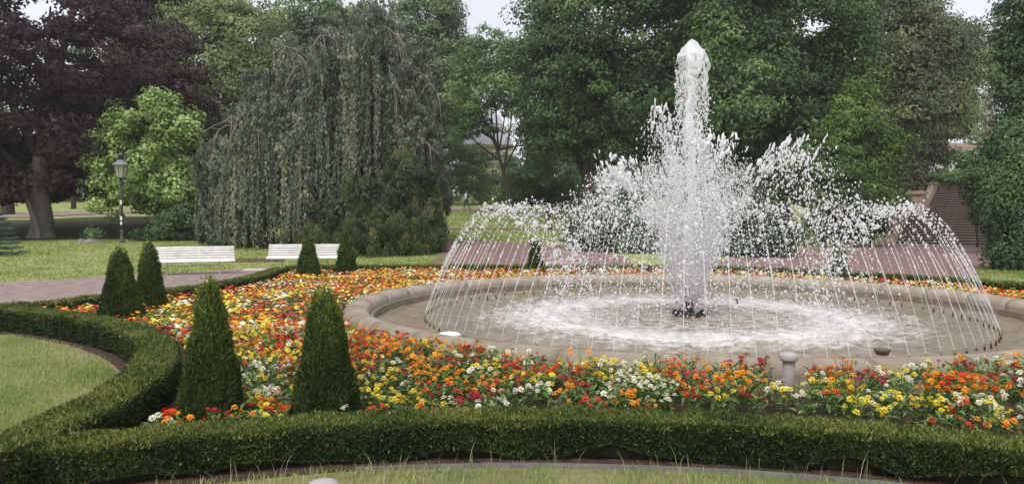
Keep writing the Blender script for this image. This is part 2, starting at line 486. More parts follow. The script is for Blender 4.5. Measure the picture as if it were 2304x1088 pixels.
for o_ in bpy.data.objects:
    if o_.name.startswith('gravel_plaza') or o_.name == 'gravel_path.001': o_.data.materials[0] = M['plaza']
s_ = at(588, 607, 0)
mb = MB(); mb.box((0, 0, .01), (1.1, .8, .02)); thing('cover_slab', 'pale flat slab set in the path to the right of the left bench', 'slab', (s_[0], s_[1], .008), .2, me=mb.mesh('cover_slab', [M['slab']]))

# ------------------------------------------------------------------ lawn grass blades
def blades(name, P, h, w, m=M['grass'], dry=.0, z0=None):
    n = len(P)
    a = RNG.uniform(0, 2 * PI, n)
    hh = h * RNG.uniform(.45, 1.25, n)
    lean = RNG.uniform(.15, .9, n) * hh
    d = np.column_stack([np.cos(a), np.sin(a), np.zeros(n)])
    s = np.column_stack([-np.sin(a), np.cos(a), np.zeros(n)]) * (w * RNG.uniform(.6, 1.3, n))[:, None] * .5
    B = np.column_stack([P, (terr(P[:, 0], P[:, 1]) if z0 is None else np.full(n, z0)) - .005])
    Mid = B + d * (lean * .35)[:, None] + np.array([0, 0, 1.]) * (hh * .6)[:, None]
    Tip = B + d * lean[:, None] + np.array([0, 0, 1.]) * hh[:, None]
    V = np.stack([B - s, B + s, Mid + s * .8, Mid - s * .8, Tip], 1).reshape(-1, 3)
    b = np.arange(n)[:, None] * 5
    q = b + np.array([[0, 1, 2, 3]]); t = b + np.array([[3, 2, 4]])
    tn = np.clip(.45 + .25 * wob(np.column_stack([P, np.zeros(n)]), 1.6) + RNG.normal(0, .2, n) + dry, 0, 1)
    return mesh_np(name, V, [q, t], [m], np.concatenate([tn, tn]))
M['turf'] = noise_mat('lawn_thatch', [(.3, (.13, .15, .05)), (.5, (.20, .21, .085)), (.7, (.30, .26, .14))], 2.2, .95, 70, .8, .03, 10)
_near = np.vstack([FRONT - unit(np.column_stack([-np.gradient(FRONT, axis=0)[:, 1], np.gradient(FRONT, axis=0)[:, 0]])) * .37])
sheet('lawn_turf', [tuple(p) for p in _near] + [(6, 2), (-5, 2)], .004, M['turf'])
_l = LEFT - unit(np.column_stack([-np.gradient(LEFT, axis=0)[:, 1], np.gradient(LEFT, axis=0)[:, 0]])) * .37
sheet('lawn_turf', [tuple(p) for p in _l] + [(-6, 4.2), (-12, 5), (-14, 11)], .0045, M['turf'])
# bottom strip of lawn
P = np.column_stack([RNG.uniform(-3.9, 4.3, 52000), RNG.uniform(3.6, 5.6, 52000)])
Fa = FRONT[np.clip(np.searchsorted(FRONT[:, 0], P[:, 0]), 0, len(FRONT) - 1)]
off = Fa[:, 1] - P[:, 1]
P = P[(off > .43) | ((off > .33) & (RNG.random(len(P)) < .35))]
thin = wob(np.column_stack([P, np.zeros(len(P))]), 2.3)
P = P[RNG.random(len(P)) < np.clip(.75 + .5 * thin, .25, 1)]
o = link('lawn_grass', blades('lawn_grass', P, .06, .006, dry=.05), kind='stuff')
o['label'] = 'short patchy lawn grass along the front edge below the hedge'
# left scallop lawn
lawnpoly = [tuple(p) for p in LEFT] + [tuple(p) for p in FRONT[:4]] + [(-9.5, 3.5), (-11.5, 9)]
P = np.column_stack([RNG.uniform(-9.5, -2.6, 150000), RNG.uniform(4.8, 11.5, 150000)])
P = P[inpoly(P, lawnpoly)]
P = P[dist_poly(P, LEFT) > .4]
P = P[(np.abs(P[:, 0]) / P[:, 1] < .72)]
P = P[RNG.random(len(P)) < np.clip(7.0 / P[:, 1], .4, 1)][:44000]
o = link('lawn_grass', blades('lawn_grass', P, .06, .008, dry=.1), kind='stuff')
o['label'] = 'pale lawn grass inside the curve of the left hedge'
# long seed stalks in front of the hedge
P = np.column_stack([RNG.uniform(-2.6, 3.4, 110), np.zeros(110)])
P[:, 1] = np.interp(P[:, 0], FRONT[:, 0], FRONT[:, 1]) - RNG.uniform(.3, .55, 110)
o = link('long_grass', blades('long_grass', P, .17, .004, dry=.35, z0=0), kind='stuff')
o['label'] = 'long loose grass stalks leaning against the front hedge foot'
# far lawn tufts
pxs = RNG.uniform(-60, 720, 24000); dep = RNG.uniform(20.5, 39, 24000)
P = np.column_stack([(pxs - CX) / F * dep, dep])
P = P[~inpoly(P, left_path) & (P[:, 1] > np.interp(P[:, 0], [-20, -12, -8, -5], [20.4, 21.3, 25, 28]))]
o = link('lawn_grass', blades('lawn_grass', P, .075, .03), kind='stuff')
o['label'] = 'lawn grass beyond the path and benches'
pxs = RNG.uniform(985, 1300, 14000); dep = RNG.uniform(38, 74, 14000)
P = np.column_stack([(pxs - CX) / F * dep, dep])
o = link('lawn_grass', blades('lawn_grass', P, .09, .06), kind='stuff')
o['label'] = 'lawn grass on the slope behind the fountain'
pxs = RNG.uniform(700, 1010, 7000); dep = RNG.uniform(24.4, 32, 7000)
P1 = np.column_stack([(pxs - CX) / F * dep, dep])
pxs = RNG.uniform(2200, 2340, 6000); dep = RNG.uniform(20.5, 27, 6000)
P2 = np.column_stack([(pxs - CX) / F * dep, dep])
o = link('lawn_grass', blades('lawn_grass', np.vstack([P1, P2]), .08, .03), kind='stuff')
o['label'] = 'narrow grass strips just behind the rear hedge'

# ------------------------------------------------------------------ hedges and clipped cones
def hedge(name, label, line, w, h, dens, sl, mat_=None, seed=0):
    mat_ = mat_ or M['hedge']
    c = line.mean(axis=0)
    root = thing(name, label, 'hedge', (c[0], c[1], 0), group='clipped low yew hedges round the flower bed')
    L = line - c
    T = unit(np.gradient(L, axis=0)); N = np.column_stack([-T[:, 1], T[:, 0]])
    n = len(L)
    # cross-section profile (offset across, height)
    prof = [(-.40, .05), (-.47, .30), (-.48, .75), (-.40, .93), (0, .955), (.40, .93), (.48, .75), (.47, .30), (.40, .05)]
    V = []
    for a, z in prof:
        V.append(np.column_stack([L + N * (a * w * .86), np.full(n, z * h * .93)]))
    V = np.stack(V, 1)
    lump = wob(V.reshape(-1, 3) + seed, 9).reshape(n, -1) * .010
    V[:, :, :2] += N[:, None] * lump[..., None] * np.sign([p[0] for p in prof])[None, :, None]
    V[:, :, 2] += lump * .7
    m = len(prof)
    i = np.arange(n - 1)[:, None] * m; k = np.arange(m - 1)[None]
    fc = np.stack([i + k, i + m + k, i + m + k + 1, i + k + 1], -1).reshape(-1, 4)
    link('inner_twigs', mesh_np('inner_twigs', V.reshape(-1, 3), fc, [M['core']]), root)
    # sprigs on sides and top
    length = np.linalg.norm(np.diff(L, axis=0), axis=1).sum()
    per = 2 * h + w
    cnt = int(length * per * dens)
    u = RNG.uniform(0, n - 1.001, cnt); iu = u.astype(int); fu = (u - iu)[:, None]
    base = L[iu] * (1 - fu) + L[iu + 1] * fu; nn = N[iu]
    s = RNG.uniform(0, per, cnt)
    lft = s < h; top = (s >= h) & (s < h + w)
    a = np.where(lft, -.5 * w, np.where(top, s - h - w / 2, .5 * w))
    z = np.where(lft, s, np.where(top, h, s - h - w))
    z = np.where(~top, np.maximum(z, .05 + .05 * wob(np.column_stack([base, z * 0]), 3)), z)
    edge = np.clip(1 - np.abs(np.abs(a) - w / 2) / .05, 0, 1) * top
    z = z - edge * .018
    out = np.where(top, 0, np.sign(a))
    C = np.column_stack([base + nn * a[:, None], z])
    lm = wob(C + seed, 8) * .016 + wob(C + seed, 23) * .008
    nrm = np.column_stack([nn * out[:, None], top * 1.0])
    C += nrm * (lm + RNG.normal(-.008, .011, cnt))[:, None]
    ax = unit(nrm * .55 + rdir(cnt) * .75 + np.array([0, 0, .45]))
    pn = unit(nrm + rdir(cnt) * .7)
    Lf = sl * RNG.uniform(.6, 1.35, cnt); Wf = Lf * RNG.uniform(.26, .42, cnt)
    Vc, fc = cards(C, Lf, Wf, ax, pn, True)
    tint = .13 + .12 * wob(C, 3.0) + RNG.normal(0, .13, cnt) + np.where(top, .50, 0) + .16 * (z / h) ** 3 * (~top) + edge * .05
    tint = np.where(RNG.random(cnt) < .012, 1, tint)
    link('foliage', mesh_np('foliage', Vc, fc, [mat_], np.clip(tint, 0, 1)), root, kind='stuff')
    return root
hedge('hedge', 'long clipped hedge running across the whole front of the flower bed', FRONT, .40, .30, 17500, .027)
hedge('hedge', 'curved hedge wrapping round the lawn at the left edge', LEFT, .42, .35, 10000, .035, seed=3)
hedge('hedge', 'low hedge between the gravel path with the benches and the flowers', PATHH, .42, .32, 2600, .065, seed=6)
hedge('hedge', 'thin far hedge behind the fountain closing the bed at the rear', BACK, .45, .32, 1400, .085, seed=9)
# metal edging at the front
T = np.gradient(FRONT, axis=0); N = unit(np.column_stack([-T[:, 1], T[:, 0]]))
E = (FRONT - N * .36)
E = E[(E[:, 0] > -1.1) & (E[:, 0] < 4.2)]
mb = MB()
for j in range(len(E) - 1):
    p, q = E[j], E[j + 1]
    c = (p + q) / 2; dd = q - p
    mb.box((c[0], c[1], .014), (np.linalg.norm(dd) + .002, .006, .045), math.atan2(dd[1], dd[0]))
c = E.mean(axis=0)
me = mb.mesh('lawn_edging', [M['metal_edge']]); 
thing('lawn_edging', 'thin grey metal edging strip between front hedge soil and lawn', 'edging', me=me)

CONES = []
def cone(label, px, ybase, ytop, wpx, n, sl, tuft=0.0, fat=1.0, dmul=1.0):
    b = at(px, ybase, 0)
    d = b[1]
    h = atd(px, ytop, d)[2]
    r = wpx / 2 / F * d * fat
    CONES.append((b[0], b[1], r))
    root = thing('topiary_cone', label, 'topiary', (b[0], b[1], 0), group='clipped yew cones in the flower bed')
    def prof(t):
        return r * np.clip(1 - t, 0, 1) ** .55 * (.93 + .07 * np.clip(t / .15, 0, 1)) * (1 - .12 * np.sin(np.clip(t, 0, 1) * PI) ** 2)
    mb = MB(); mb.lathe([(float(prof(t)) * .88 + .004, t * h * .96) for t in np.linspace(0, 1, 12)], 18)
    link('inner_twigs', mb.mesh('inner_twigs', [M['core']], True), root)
    t = 1 - np.sqrt(RNG.random(n)) * 1.0
    a = RNG.uniform(0, 2 * PI, n)
    out = np.column_stack([np.cos(a), np.sin(a), np.full(n, .28)])
    R = prof(t)
    C = np.column_stack([R * np.cos(a), R * np.sin(a), t * h])
    lm = wob(C * np.array([1, 1, 1.2]) + b[0], 9 / max(r, .3) * .35) * .017 + wob(C + b[0], 26) * .007
    C += unit(out) * (lm + RNG.normal(-.006, .009, n) + tuft * np.clip(t - .6, 0, 1) * RNG.normal(0, .09, n))[:, None]
    C[:, 2] += tuft * np.clip(t - .85, 0, 1) * RNG.uniform(0, .7, n)
    ax = unit(out * .5 + rdir(n) * .6 + np.array([0, 0, .65]) * (1 + tuft * 2 * np.clip(t - .6, 0, 1))[:, None])
    Lf = sl * RNG.uniform(.6, 1.4, n) * (1 + tuft * np.clip(t - .65, 0, 1)); Wf = Lf * RNG.uniform(.25, .42, n)
    Vc, fc = cards(C, Lf, Wf, ax, unit(out + rdir(n) * .7), True)
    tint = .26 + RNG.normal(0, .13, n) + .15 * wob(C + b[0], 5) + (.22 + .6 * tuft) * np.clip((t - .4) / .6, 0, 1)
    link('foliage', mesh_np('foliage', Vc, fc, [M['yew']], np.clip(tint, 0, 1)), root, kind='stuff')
    return root
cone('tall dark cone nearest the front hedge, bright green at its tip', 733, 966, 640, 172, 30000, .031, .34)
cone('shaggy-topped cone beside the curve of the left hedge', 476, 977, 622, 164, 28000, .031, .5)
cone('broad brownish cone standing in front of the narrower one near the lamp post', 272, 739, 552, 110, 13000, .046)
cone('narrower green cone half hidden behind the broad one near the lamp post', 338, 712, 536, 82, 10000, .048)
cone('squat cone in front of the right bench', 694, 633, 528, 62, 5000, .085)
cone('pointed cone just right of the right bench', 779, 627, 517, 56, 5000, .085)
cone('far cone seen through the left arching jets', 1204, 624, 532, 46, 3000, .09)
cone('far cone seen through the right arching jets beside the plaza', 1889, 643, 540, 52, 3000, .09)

# ------------------------------------------------------------------ fountain basin
ROOT_F = thing('fountain', 'round stone fountain basin with rounded rim and brownish pool', 'fountain', (FX, FY, 0))
NB = 34
def rim_block():
    prof = []
    w, h = RIM_W, RIM_H
    ro, ri = FR, FR - w
    for a in np.linspace(0, PI, 9):
        prof.append((ro - w / 2 + math.cos(a) * w / 2, h - .13 + math.sin(a) * .13))
    prof = [(ro - .03, .03)] + prof + [(ri + .03, .03)]
    gap = .002 / FR
    n = 7
    angs = np.linspace(gap, 2 * PI / NB - gap, n)
    V, Fs = [], []
    m = len(prof)
    for a in angs:
        for r, z in prof:
            V.append((r * math.cos(a), r * math.sin(a), z))
    for j in range(n - 1):
        for q in range(m - 1):
            Fs.append((j * m + q, j * m + m + q, j * m + m + q + 1, j * m + q + 1))
    Fs.append(tuple(range(m))); Fs.append(tuple((n - 1) * m + q for q in range(m))[::-1])
    me = bpy.data.meshes.new('rim_stone'); me.from_pydata(V, [], Fs); me.materials.append(M['stone'])
    me.polygons.foreach_set('use_smooth', [True] * (len(Fs) - 2) + [False] * 2)
    me.update()
    return me
rb = rim_block()
for j in range(NB):
    a = 2 * PI * j / NB
    link('rim_stone', rb, ROOT_F, (random.uniform(-.002, .002), random.uniform(-.002, .002), random.uniform(-.003, .002)), (0, 0, a))
def annulus(name, prof, n, m, smooth_=True):
    mb = MB()
    V = []
    for r, z in prof:
        for k in range(n):
            a = 2 * PI * k / n
            V.append((r * math.cos(a), r * math.sin(a), z))
    Fs = []
    for i in range(len(prof) - 1):
        for k in range(n):
            k2 = (k + 1) % n
            Fs.append((i * n + k, i * n + k2, (i + 1) * n + k2, (i + 1) * n + k))
    mb.add(V, Fs)
    return mb.mesh(name, [m], smooth_)
link('plinth', annulus('plinth', [(FR + .10, .0), (FR + .10, .10), (FR + .085, .115), (FR - .05, .115)], 128, M['stone'], False), ROOT_F)
link('mortar_core', annulus('mortar_core', [(FR - .05, .02), (FR - .05, .26), (FR - .2, RIM_H - .03), (FR - RIM_W + .05, .26), (FR - RIM_W + .05, .02)], 128, M['stone_in']), ROOT_F)
link('basin_wall', annulus('basin_wall', [(FR - RIM_W + .02, .24), (FR - RIM_W - .06, .235), (FR - RIM_W - .06, -.28)], 128, M['stone_in'], False), ROOT_F)
# pool water: real ripples
m, nt, b = mat('pool_water')
tc = nt.nodes.new('ShaderNodeTexCoord')
ln = nt.nodes.new('ShaderNodeVectorMath'); ln.operation = 'LENGTH'
nt.links.new(tc.outputs['Object'], ln.inputs[0])
n1 = noise(nt, 1.3, 5, .6); n2 = noise(nt, 9, 6, .7); n3 = noise(nt, 5, 9, .78)
ad = nt.nodes.new('ShaderNodeMath'); ad.operation = 'MULTIPLY_ADD'; ad.inputs[1].default_value = 1.5
nt.links.new(n1.outputs['Fac'], ad.inputs[0]); nt.links.new(ln.outputs['Value'], ad.inputs[2])
rr = ramp(nt, [(0, (.18,) * 3), (.2, (.12,) * 3), (.36, (.22,) * 3), (.43, (.42,) * 3), (.49, (.58,) * 3), (.54, (.38,) * 3), (.61, (.14,) * 3), (.70, (0,) * 3)])
mp = nt.nodes.new('ShaderNodeMapRange'); mp.inputs['From Max'].default_value = 6.6
nt.links.new(ad.outputs[0], mp.inputs['Value']); nt.links.new(mp.outputs[0], rr.inputs[0])
mu = nt.nodes.new('ShaderNodeMath'); mu.operation = 'ADD'; mu.use_clamp = True
sb = nt.nodes.new('ShaderNodeMath'); sb.operation = 'MULTIPLY_ADD'; sb.inputs[1].default_value = 2.2; sb.inputs[2].default_value = -1.12
nt.links.new(n3.outputs['Fac'], sb.inputs[0])
mm = nt.nodes.new('ShaderNodeMath'); mm.operation = 'MULTIPLY_ADD'; mm.inputs[1].default_value = 1.0
nt.links.new(rr.outputs[0], mm.inputs[0]); nt.links.new(sb.outputs[0], mm.inputs[2])
nt.links.new(mm.outputs[0], mu.inputs[0]); mu.inputs[1].default_value = 0
mul2 = nt.nodes.new('ShaderNodeMath'); mul2.operation = 'MULTIPLY'; mul2.use_clamp = True
rr2 = ramp(nt, [(0, (1,) * 3), (.62, (1,) * 3), (.74, (0,) * 3)])
nt.links.new(mp.outputs[0], rr2.inputs[0])
nt.links.new(mu.outputs[0], mul2.inputs[0]); nt.links.new(rr2.outputs[0], mul2.inputs[1])
b.inputs['Base Color'].default_value = (.235, .195, .135, 1)
b.inputs['Roughness'].default_value = .07
b.inputs['IOR'].default_value = 1.33
b.inputs['Specular IOR Level'].default_value = .9
bump(nt, b, n2.outputs['Fac'], .5, .06)
fm = nt.nodes.new('ShaderNodeBsdfDiffuse'); fm.inputs[0].default_value = (.86, .86, .87, 1)
mx = nt.nodes.new('ShaderNodeMixShader')
nt.links.new(mul2.outputs[0], mx.inputs[0]); nt.links.new(b.outputs[0], mx.inputs[1]); nt.links.new(fm.outputs[0], mx.inputs[2])
nt.links.new(mx.outputs[0], nt.nodes['Material Output'].inputs[0])
nr, na = 110, 300
R = np.linspace(.02, FR - RIM_W - .03, nr); A = np.arange(na) * 2 * PI / na
RR, AA = np.meshgrid(R, A, indexing='ij')
X, Y = RR * np.cos(AA), RR * np.sin(AA)
Pw = np.stack([X, Y, 0 * X], -1).reshape(-1, 3)
amp = (.014 + .03 * np.exp(-((RR - 3.0) / .9) ** 2)).reshape(-1)
zz = amp * (wob(Pw, 4.5) * .6 + wob(Pw + 5, 11) * .45 + wob(Pw + 9, 21) * .22) + .017 * np.sin(13 * RR.reshape(-1) + 3 * wob(Pw, 1.5)) * np.exp(-((RR.reshape(-1) - 4.3) / 1.0) ** 2)
Pw[:, 2] = zz
i = np.arange(nr - 1)[:, None] * na; k = np.arange(na)[None]; k2 = (k + 1) % na
o = link('pool_water', mesh_np('pool_water', Pw, np.stack([i + k, i + na + k, i + na + k2, i + k2], -1).reshape(-1, 4), [m], smooth_=True), None, (FX, FY, WZ), kind='structure')

# nozzles
NJ = 104
RN = 4.42
mb = MB(); mb.lathe([(.012, -.3), (.012, .03), (.016, .032), (.016, .045), (.009, .05), (.007, .08)], 8)
noz = mb.mesh('nozzle', [M['rust']], True)
mb = MB(); mb.lathe([(RN + .02, -.06), (RN + .02, -.03), (RN - .02, -.03), (RN - .02, -.06)], 64)
# central nozzle cluster
mb = MB(); mb.lathe([(.075, -.35), (.075, .03), (.055, .05), (.055, .22), (.065, .225), (.065, .25), (.04, .26)], 12)
for k in range(10):
    a = 2 * PI * k / 10
    mb.box((.058 * math.cos(a), .058 * math.sin(a), .14), (.012, .012, .16), a)
link('central_nozzle', mb.mesh('central_nozzle', [M['dark_nozzle']]), ROOT_F, (0, 0, WZ))
mb = MB(); mb.tube([(0, 0, -.3), (0, 0, .03), (.02, 0, .05)], [.03, .03, .03], 8); mb.lathe([(.042, 0), (.042, .05), (.03, .055), (.03, .08)], 10, (.02, 0, .01)); mb.box((-.03, 0, .02), (.06, .05, .04))
fan_noz = mb.mesh('fan_nozzle', [M['dark_nozzle']])
for k in range(8):
    a = 2 * PI * (k + .5) / 8
    link('fan_nozzle', fan_noz, ROOT_F, (.23 * math.cos(a), .23 * math.sin(a), WZ), (0, 0, a))
for k in range(NJ):
    a = 2 * PI * k / NJ
    link('nozzle', noz, ROOT_F, (RN * math.cos(a), RN * math.sin(a), WZ), (0, 0, a))
p_ = at(1659, 690, WZ)
mb = MB(); mb.tube([(0, 0, -.3), (0, 0, .10), (-.02, 0, .14), (-.06, 0, .14)], .014, 8)
link('drain_pipe', mb.mesh('drain_pipe', [M['dark_nozzle']], True), ROOT_F, (p_[0] - FX, p_[1] - FY, WZ))

# ------------------------------------------------------------------ water in the air
OV = np.array([[1, 0, 0], [-1, 0, 0], [0, 1, 0], [0, -1, 0], [0, 0, 1], [0, 0, -1]], float)
OF = np.array([[0, 2, 4], [2, 1, 4], [1, 3, 4], [3, 0, 4], [2, 0, 5], [1, 2, 5], [3, 1, 5], [0, 3, 5]])
def drops(name, C, S, m):
    """S (n,3) radii; smooth eight-sided drops with a random turn"""
    S = np.minimum(S, .026)
    n = len(C)
    q = rdir(n); r2 = unit(np.cross(q, rdir(n))); r3 = np.cross(q, r2)
    # keep vertical stretch where S[:,2] is larger: mix the random frame with the upright one
    Rm = np.stack([q, r2, r3], -1)
    Vl = OV[None] * S[:, None]
    up = (S[:, 2] > S[:, 0] * 1.25)
    V = np.where(up[:, None, None], Vl, np.einsum('nij,nkj->nki', Rm, Vl)) + C[:, None]
    big = S[:, 0] > .0078
    Fo = (OF[None] + (np.arange(big.sum()) * 6)[:, None, None]).reshape(-1, 3)
    Vo = V[big].reshape(-1, 3)
    Ss, Cs_ = S[~big], C[~big]                        # the smallest drops need only four sides
    Vt = (TV[None] * 1.15 * Ss[:, None])
    Vt = np.where((Ss[:, 2] > Ss[:, 0] * 1.25)[:, None, None], Vt, np.einsum('nij,nkj->nki', Rm[~big], Vt)) + Cs_[:, None]
    Ft = (TF[None] + (np.arange(len(Ss)) * 4)[:, None, None]).reshape(-1, 3) + len(Vo)
    return mesh_np(name, np.vstack([Vo, Vt.reshape(-1, 3)]), np.vstack([Fo, Ft]), [m], smooth_=True)
TV = np.array([[.94, 0, -.33], [-.47, .82, -.33], [-.47, -.82, -.33], [0, 0, 1]])
TF = np.array([[0, 1, 3], [1, 2, 3], [2, 0, 3], [0, 2, 1]])
G_ = 9.81
def jet_mesh(var):
    rng = np.random.default_rng(100 + var)
    rise = 1.72 + rng.uniform(-.06, .06); out = 1.22 + rng.uniform(-.07, .07)
    vz = math.sqrt(2 * G_ * rise); tu = vz / G_; vx = out / tu
    # thin unbroken thread at the bottom
    t = np.linspace(0, tu * .42, 12)
    Pth = np.column_stack([-(vx * t), 0 * t,   .07 + vz * t - .5 * G_ * t * t])
    V1, F1 = tube_np(Pth, np.linspace(.0042, .0065, 12) * (1 + .35 * np.sin(np.arange(12) * 2.4)), 5)
    tb = [];  tcur = tu * .22
    while tcur < tu * 1.95:
        f = tcur / tu
        tb.append(tcur)
        v = math.sqrt(vx ** 2 + (vz - G_ * tcur) ** 2)
        tcur += (.040 + .022 * f) * rng.uniform(.45, 1.7) / max(v, 1.9)
    tb = np.array(tb); f = tb / tu
    spread = .003 + .018 * np.clip(f - .5, 0, 2) ** 1.3 + .03 * np.clip(f - 1.05, 0, 1)
    C = np.column_stack([-(vx * tb), 0 * tb,   .07 + vz * tb - .5 * G_ * tb ** 2]) + rng.normal(size=(len(tb), 3)) * spread[:, None]
    s = (.0066 + .0060 * np.clip(f, 0, 1)) * np.clip(rng.lognormal(0, .38, len(tb)), .4, 2.2)
    S = np.column_stack([s, s, s * np.where(f < .75, 1.5, 1.0)])
    k = 24
    t2 = tu * rng.uniform(.75, 1.9, k)
    C2 = np.column_stack([-(vx * t2), 0 * t2,   .07 + vz * t2 - .5 * G_ * t2 ** 2]) + rng.normal(size=(k, 3)) * np.array([.08, .06, .06])
    s2 = rng.gamma(2.2, .0045, k) + .003
    C = np.vstack([C, C2]); S = np.vstack([S, np.column_stack([s2] * 3)])
    n = len(C)
    Vd = (OV[None] * S[:, None] + C[:, None]).reshape(-1, 3)
    Fd = (OF[None] + (np.arange(n) * 6)[:, None, None]).reshape(-1, 3)
    return mesh_np('thread', V1, F1, [M['thread']], smooth_=True), mesh_np('beads', Vd, Fd, [M['jetdrop']], smooth_=True)
jets = [jet_mesh(v) for v in range(8)]
for k in range(NJ):
    a = 2 * PI * k / NJ
    sec = ['far right of the ring', 'back right of the ring', 'back left of the ring', 'far left of the ring', 'front left of the ring', 'front right of the ring'][int(((k / NJ) * 6 + .5) % 6)]
    o = thing('water_jet', 'thin arching jet of beaded water at the %s' % sec, 'water jet', (FX + RN * math.cos(a), FY + RN * math.sin(a), WZ), a + random.uniform(-.05, .05), 'thin arching jets round the basin')
    o.scale = (random.uniform(.93, 1.07), 1, random.uniform(.965, 1.035))
    link('thread', jets[(k * 5) % 8][0], o); link('beads', jets[(k * 5) % 8][1], o, kind='stuff')

# central column
zt = 4.73
n = 40
zc = np.linspace(.36, 4.25, n)
Pc = np.column_stack([.02 * np.sin(zc * 3.1) + .015 * np.sin(zc * 7), .02 * np.cos(zc * 2.3), zc])
Vc, Fc = tube_np(Pc, .052 + .024 * np.sin(zc * 9) ** 2 + .014 * np.sin(zc * 23) + .012 * (zc / 4), 9)
# head of the jet: a lumpy cap
hn, hm = 60, 44
th = np.linspace(0.02, 1, hn)
Hr = .285 * np.interp(th, [0, .04, .10, .19, .30, .46, .70, 1], [.08, .28, .50, .80, 1.0, .92, .72, .84])
Hz = zt - th * 1.35
ha = np.arange(hm) * 2 * PI / hm
HV = np.stack([Hr[:, None] * np.cos(ha), Hr[:, None] * np.sin(ha), np.repeat(Hz[:, None], hm, 1)], -1).reshape(-1, 3)
HV *= np.array([1, .85, 1])
HV += HV * np.array([1, 1, 0]) * (wob(HV * np.array([1, 1, .5]), 5) * .12 + wob(HV * np.array([1, 1, .35]), 16) * .07 + wob(HV * np.array([1, 1, .5]), 36) * .05)[:, None]
HV[:, 0] += .06 * np.exp(-((HV[:, 2] - (zt - .26)) / .12) ** 2) * (HV[:, 0] > .1)
HV[:, 2] += wob(HV + 4, 15) * .02
i = np.arange(hn - 1)[:, None] * hm; k = np.arange(hm)[None]; k2 = (k + 1) % hm
HF = np.stack([i + k, i + hm + k, i + hm + k2, i + k2], -1).reshape(-1, 4)
hc = HV[HF].mean(axis=1)
HF = HF[wob(hc * np.array([1, 1, .35]), 16) + .5 * wob(hc * np.array([1, 1, .5]), 40) > -1.5 + 2.9 * np.repeat(th[:-1], hm) ** .7]
CJ = thing('water_jet', 'tall white central column of water with a foaming head', 'water jet', (FX, FY, 0))
link('column', mesh_np('column', Vc, Fc, [M['foamdrop']], smooth_=True), CJ)
link('head', mesh_np('head', HV, HF, [M['sheet']], smooth_=True), CJ)
zc = np.linspace(3.7, 4.66, 16)
Vc, Fc = tube_np(np.column_stack([.02 * np.sin(zc * 9), .02 * np.cos(zc * 7), zc]), np.interp(zc, [3.7, 4.1, 4.4, 4.55, 4.66], [.06, .10, .145, .10, .03]) * (1 + .15 * np.sin(zc * 31)), 14)
Vc = Vc + (Vc - np.array([0, 0, 1]) * Vc[:, 2:3]) * (wob(Vc * np.array([1, 1, .4]), 22) * .25)[:, None]
link('head_core', mesh_np('head_core', Vc, Fc, [M['foamdrop']], smooth_=True), CJ)
# falling veil around the column
n = 8500
z = 4.5 - 3.3 * RNG.random(n) ** .95
sg = np.interp(z, [1, 2.2, 3.0, 3.6, 4.5], [.62, .46, .34, .27, .16])
aa = RNG.uniform(0, 2 * PI, n)
rrr = sg * np.sqrt(RNG.random(n)) * np.where(RNG.random(n) < .45, 1.15, .8) * (1 + .25 * np.sin(3 * aa + z * 4))
C = np.column_stack([rrr * np.cos(aa), rrr * np.sin(aa), z])
keep = wob(C * np.array([1.6, 1.6, .55]), 8) > -.15
C = C[keep]; s = RNG.gamma(1.3, .0055, len(C)) + .0035
S = np.column_stack([s, s, s * RNG.uniform(1, 2.6, len(C))])
v = link('veil', drops('veil', C, S, M['drop']), CJ); v['kind'] = 'stuff'
# stringy ribbons in the veil
items = []
for q in range(64):
    a = RNG.uniform(0, 2 * PI); z0 = RNG.uniform(2.7, 4.2); L = RNG.uniform(.2, .7); r0 = np.interp(z0, [1, 2.6, 3.4, 4.0, 4.5], [.3, .24, .22, .24, .25]) * RNG.uniform(.6, 1.1)
    t = np.linspace(0, 1, 9)
    Pq = np.column_stack([(r0 + .05 * t) * np.cos(a + .5 * np.sin(5 * t + q)), (r0 + .05 * t) * np.sin(a + .5 * np.sin(5 * t + q)), z0 - L * t])
    items.append((Pq + RNG.normal(0, .008, Pq.shape), .003 + .006 * RNG.random(9) * (1 - .5 * t)))
v = link('ribbons', tubes_mesh('ribbons', items, [M['foamdrop']], 5), CJ); v['kind'] = 'stuff'

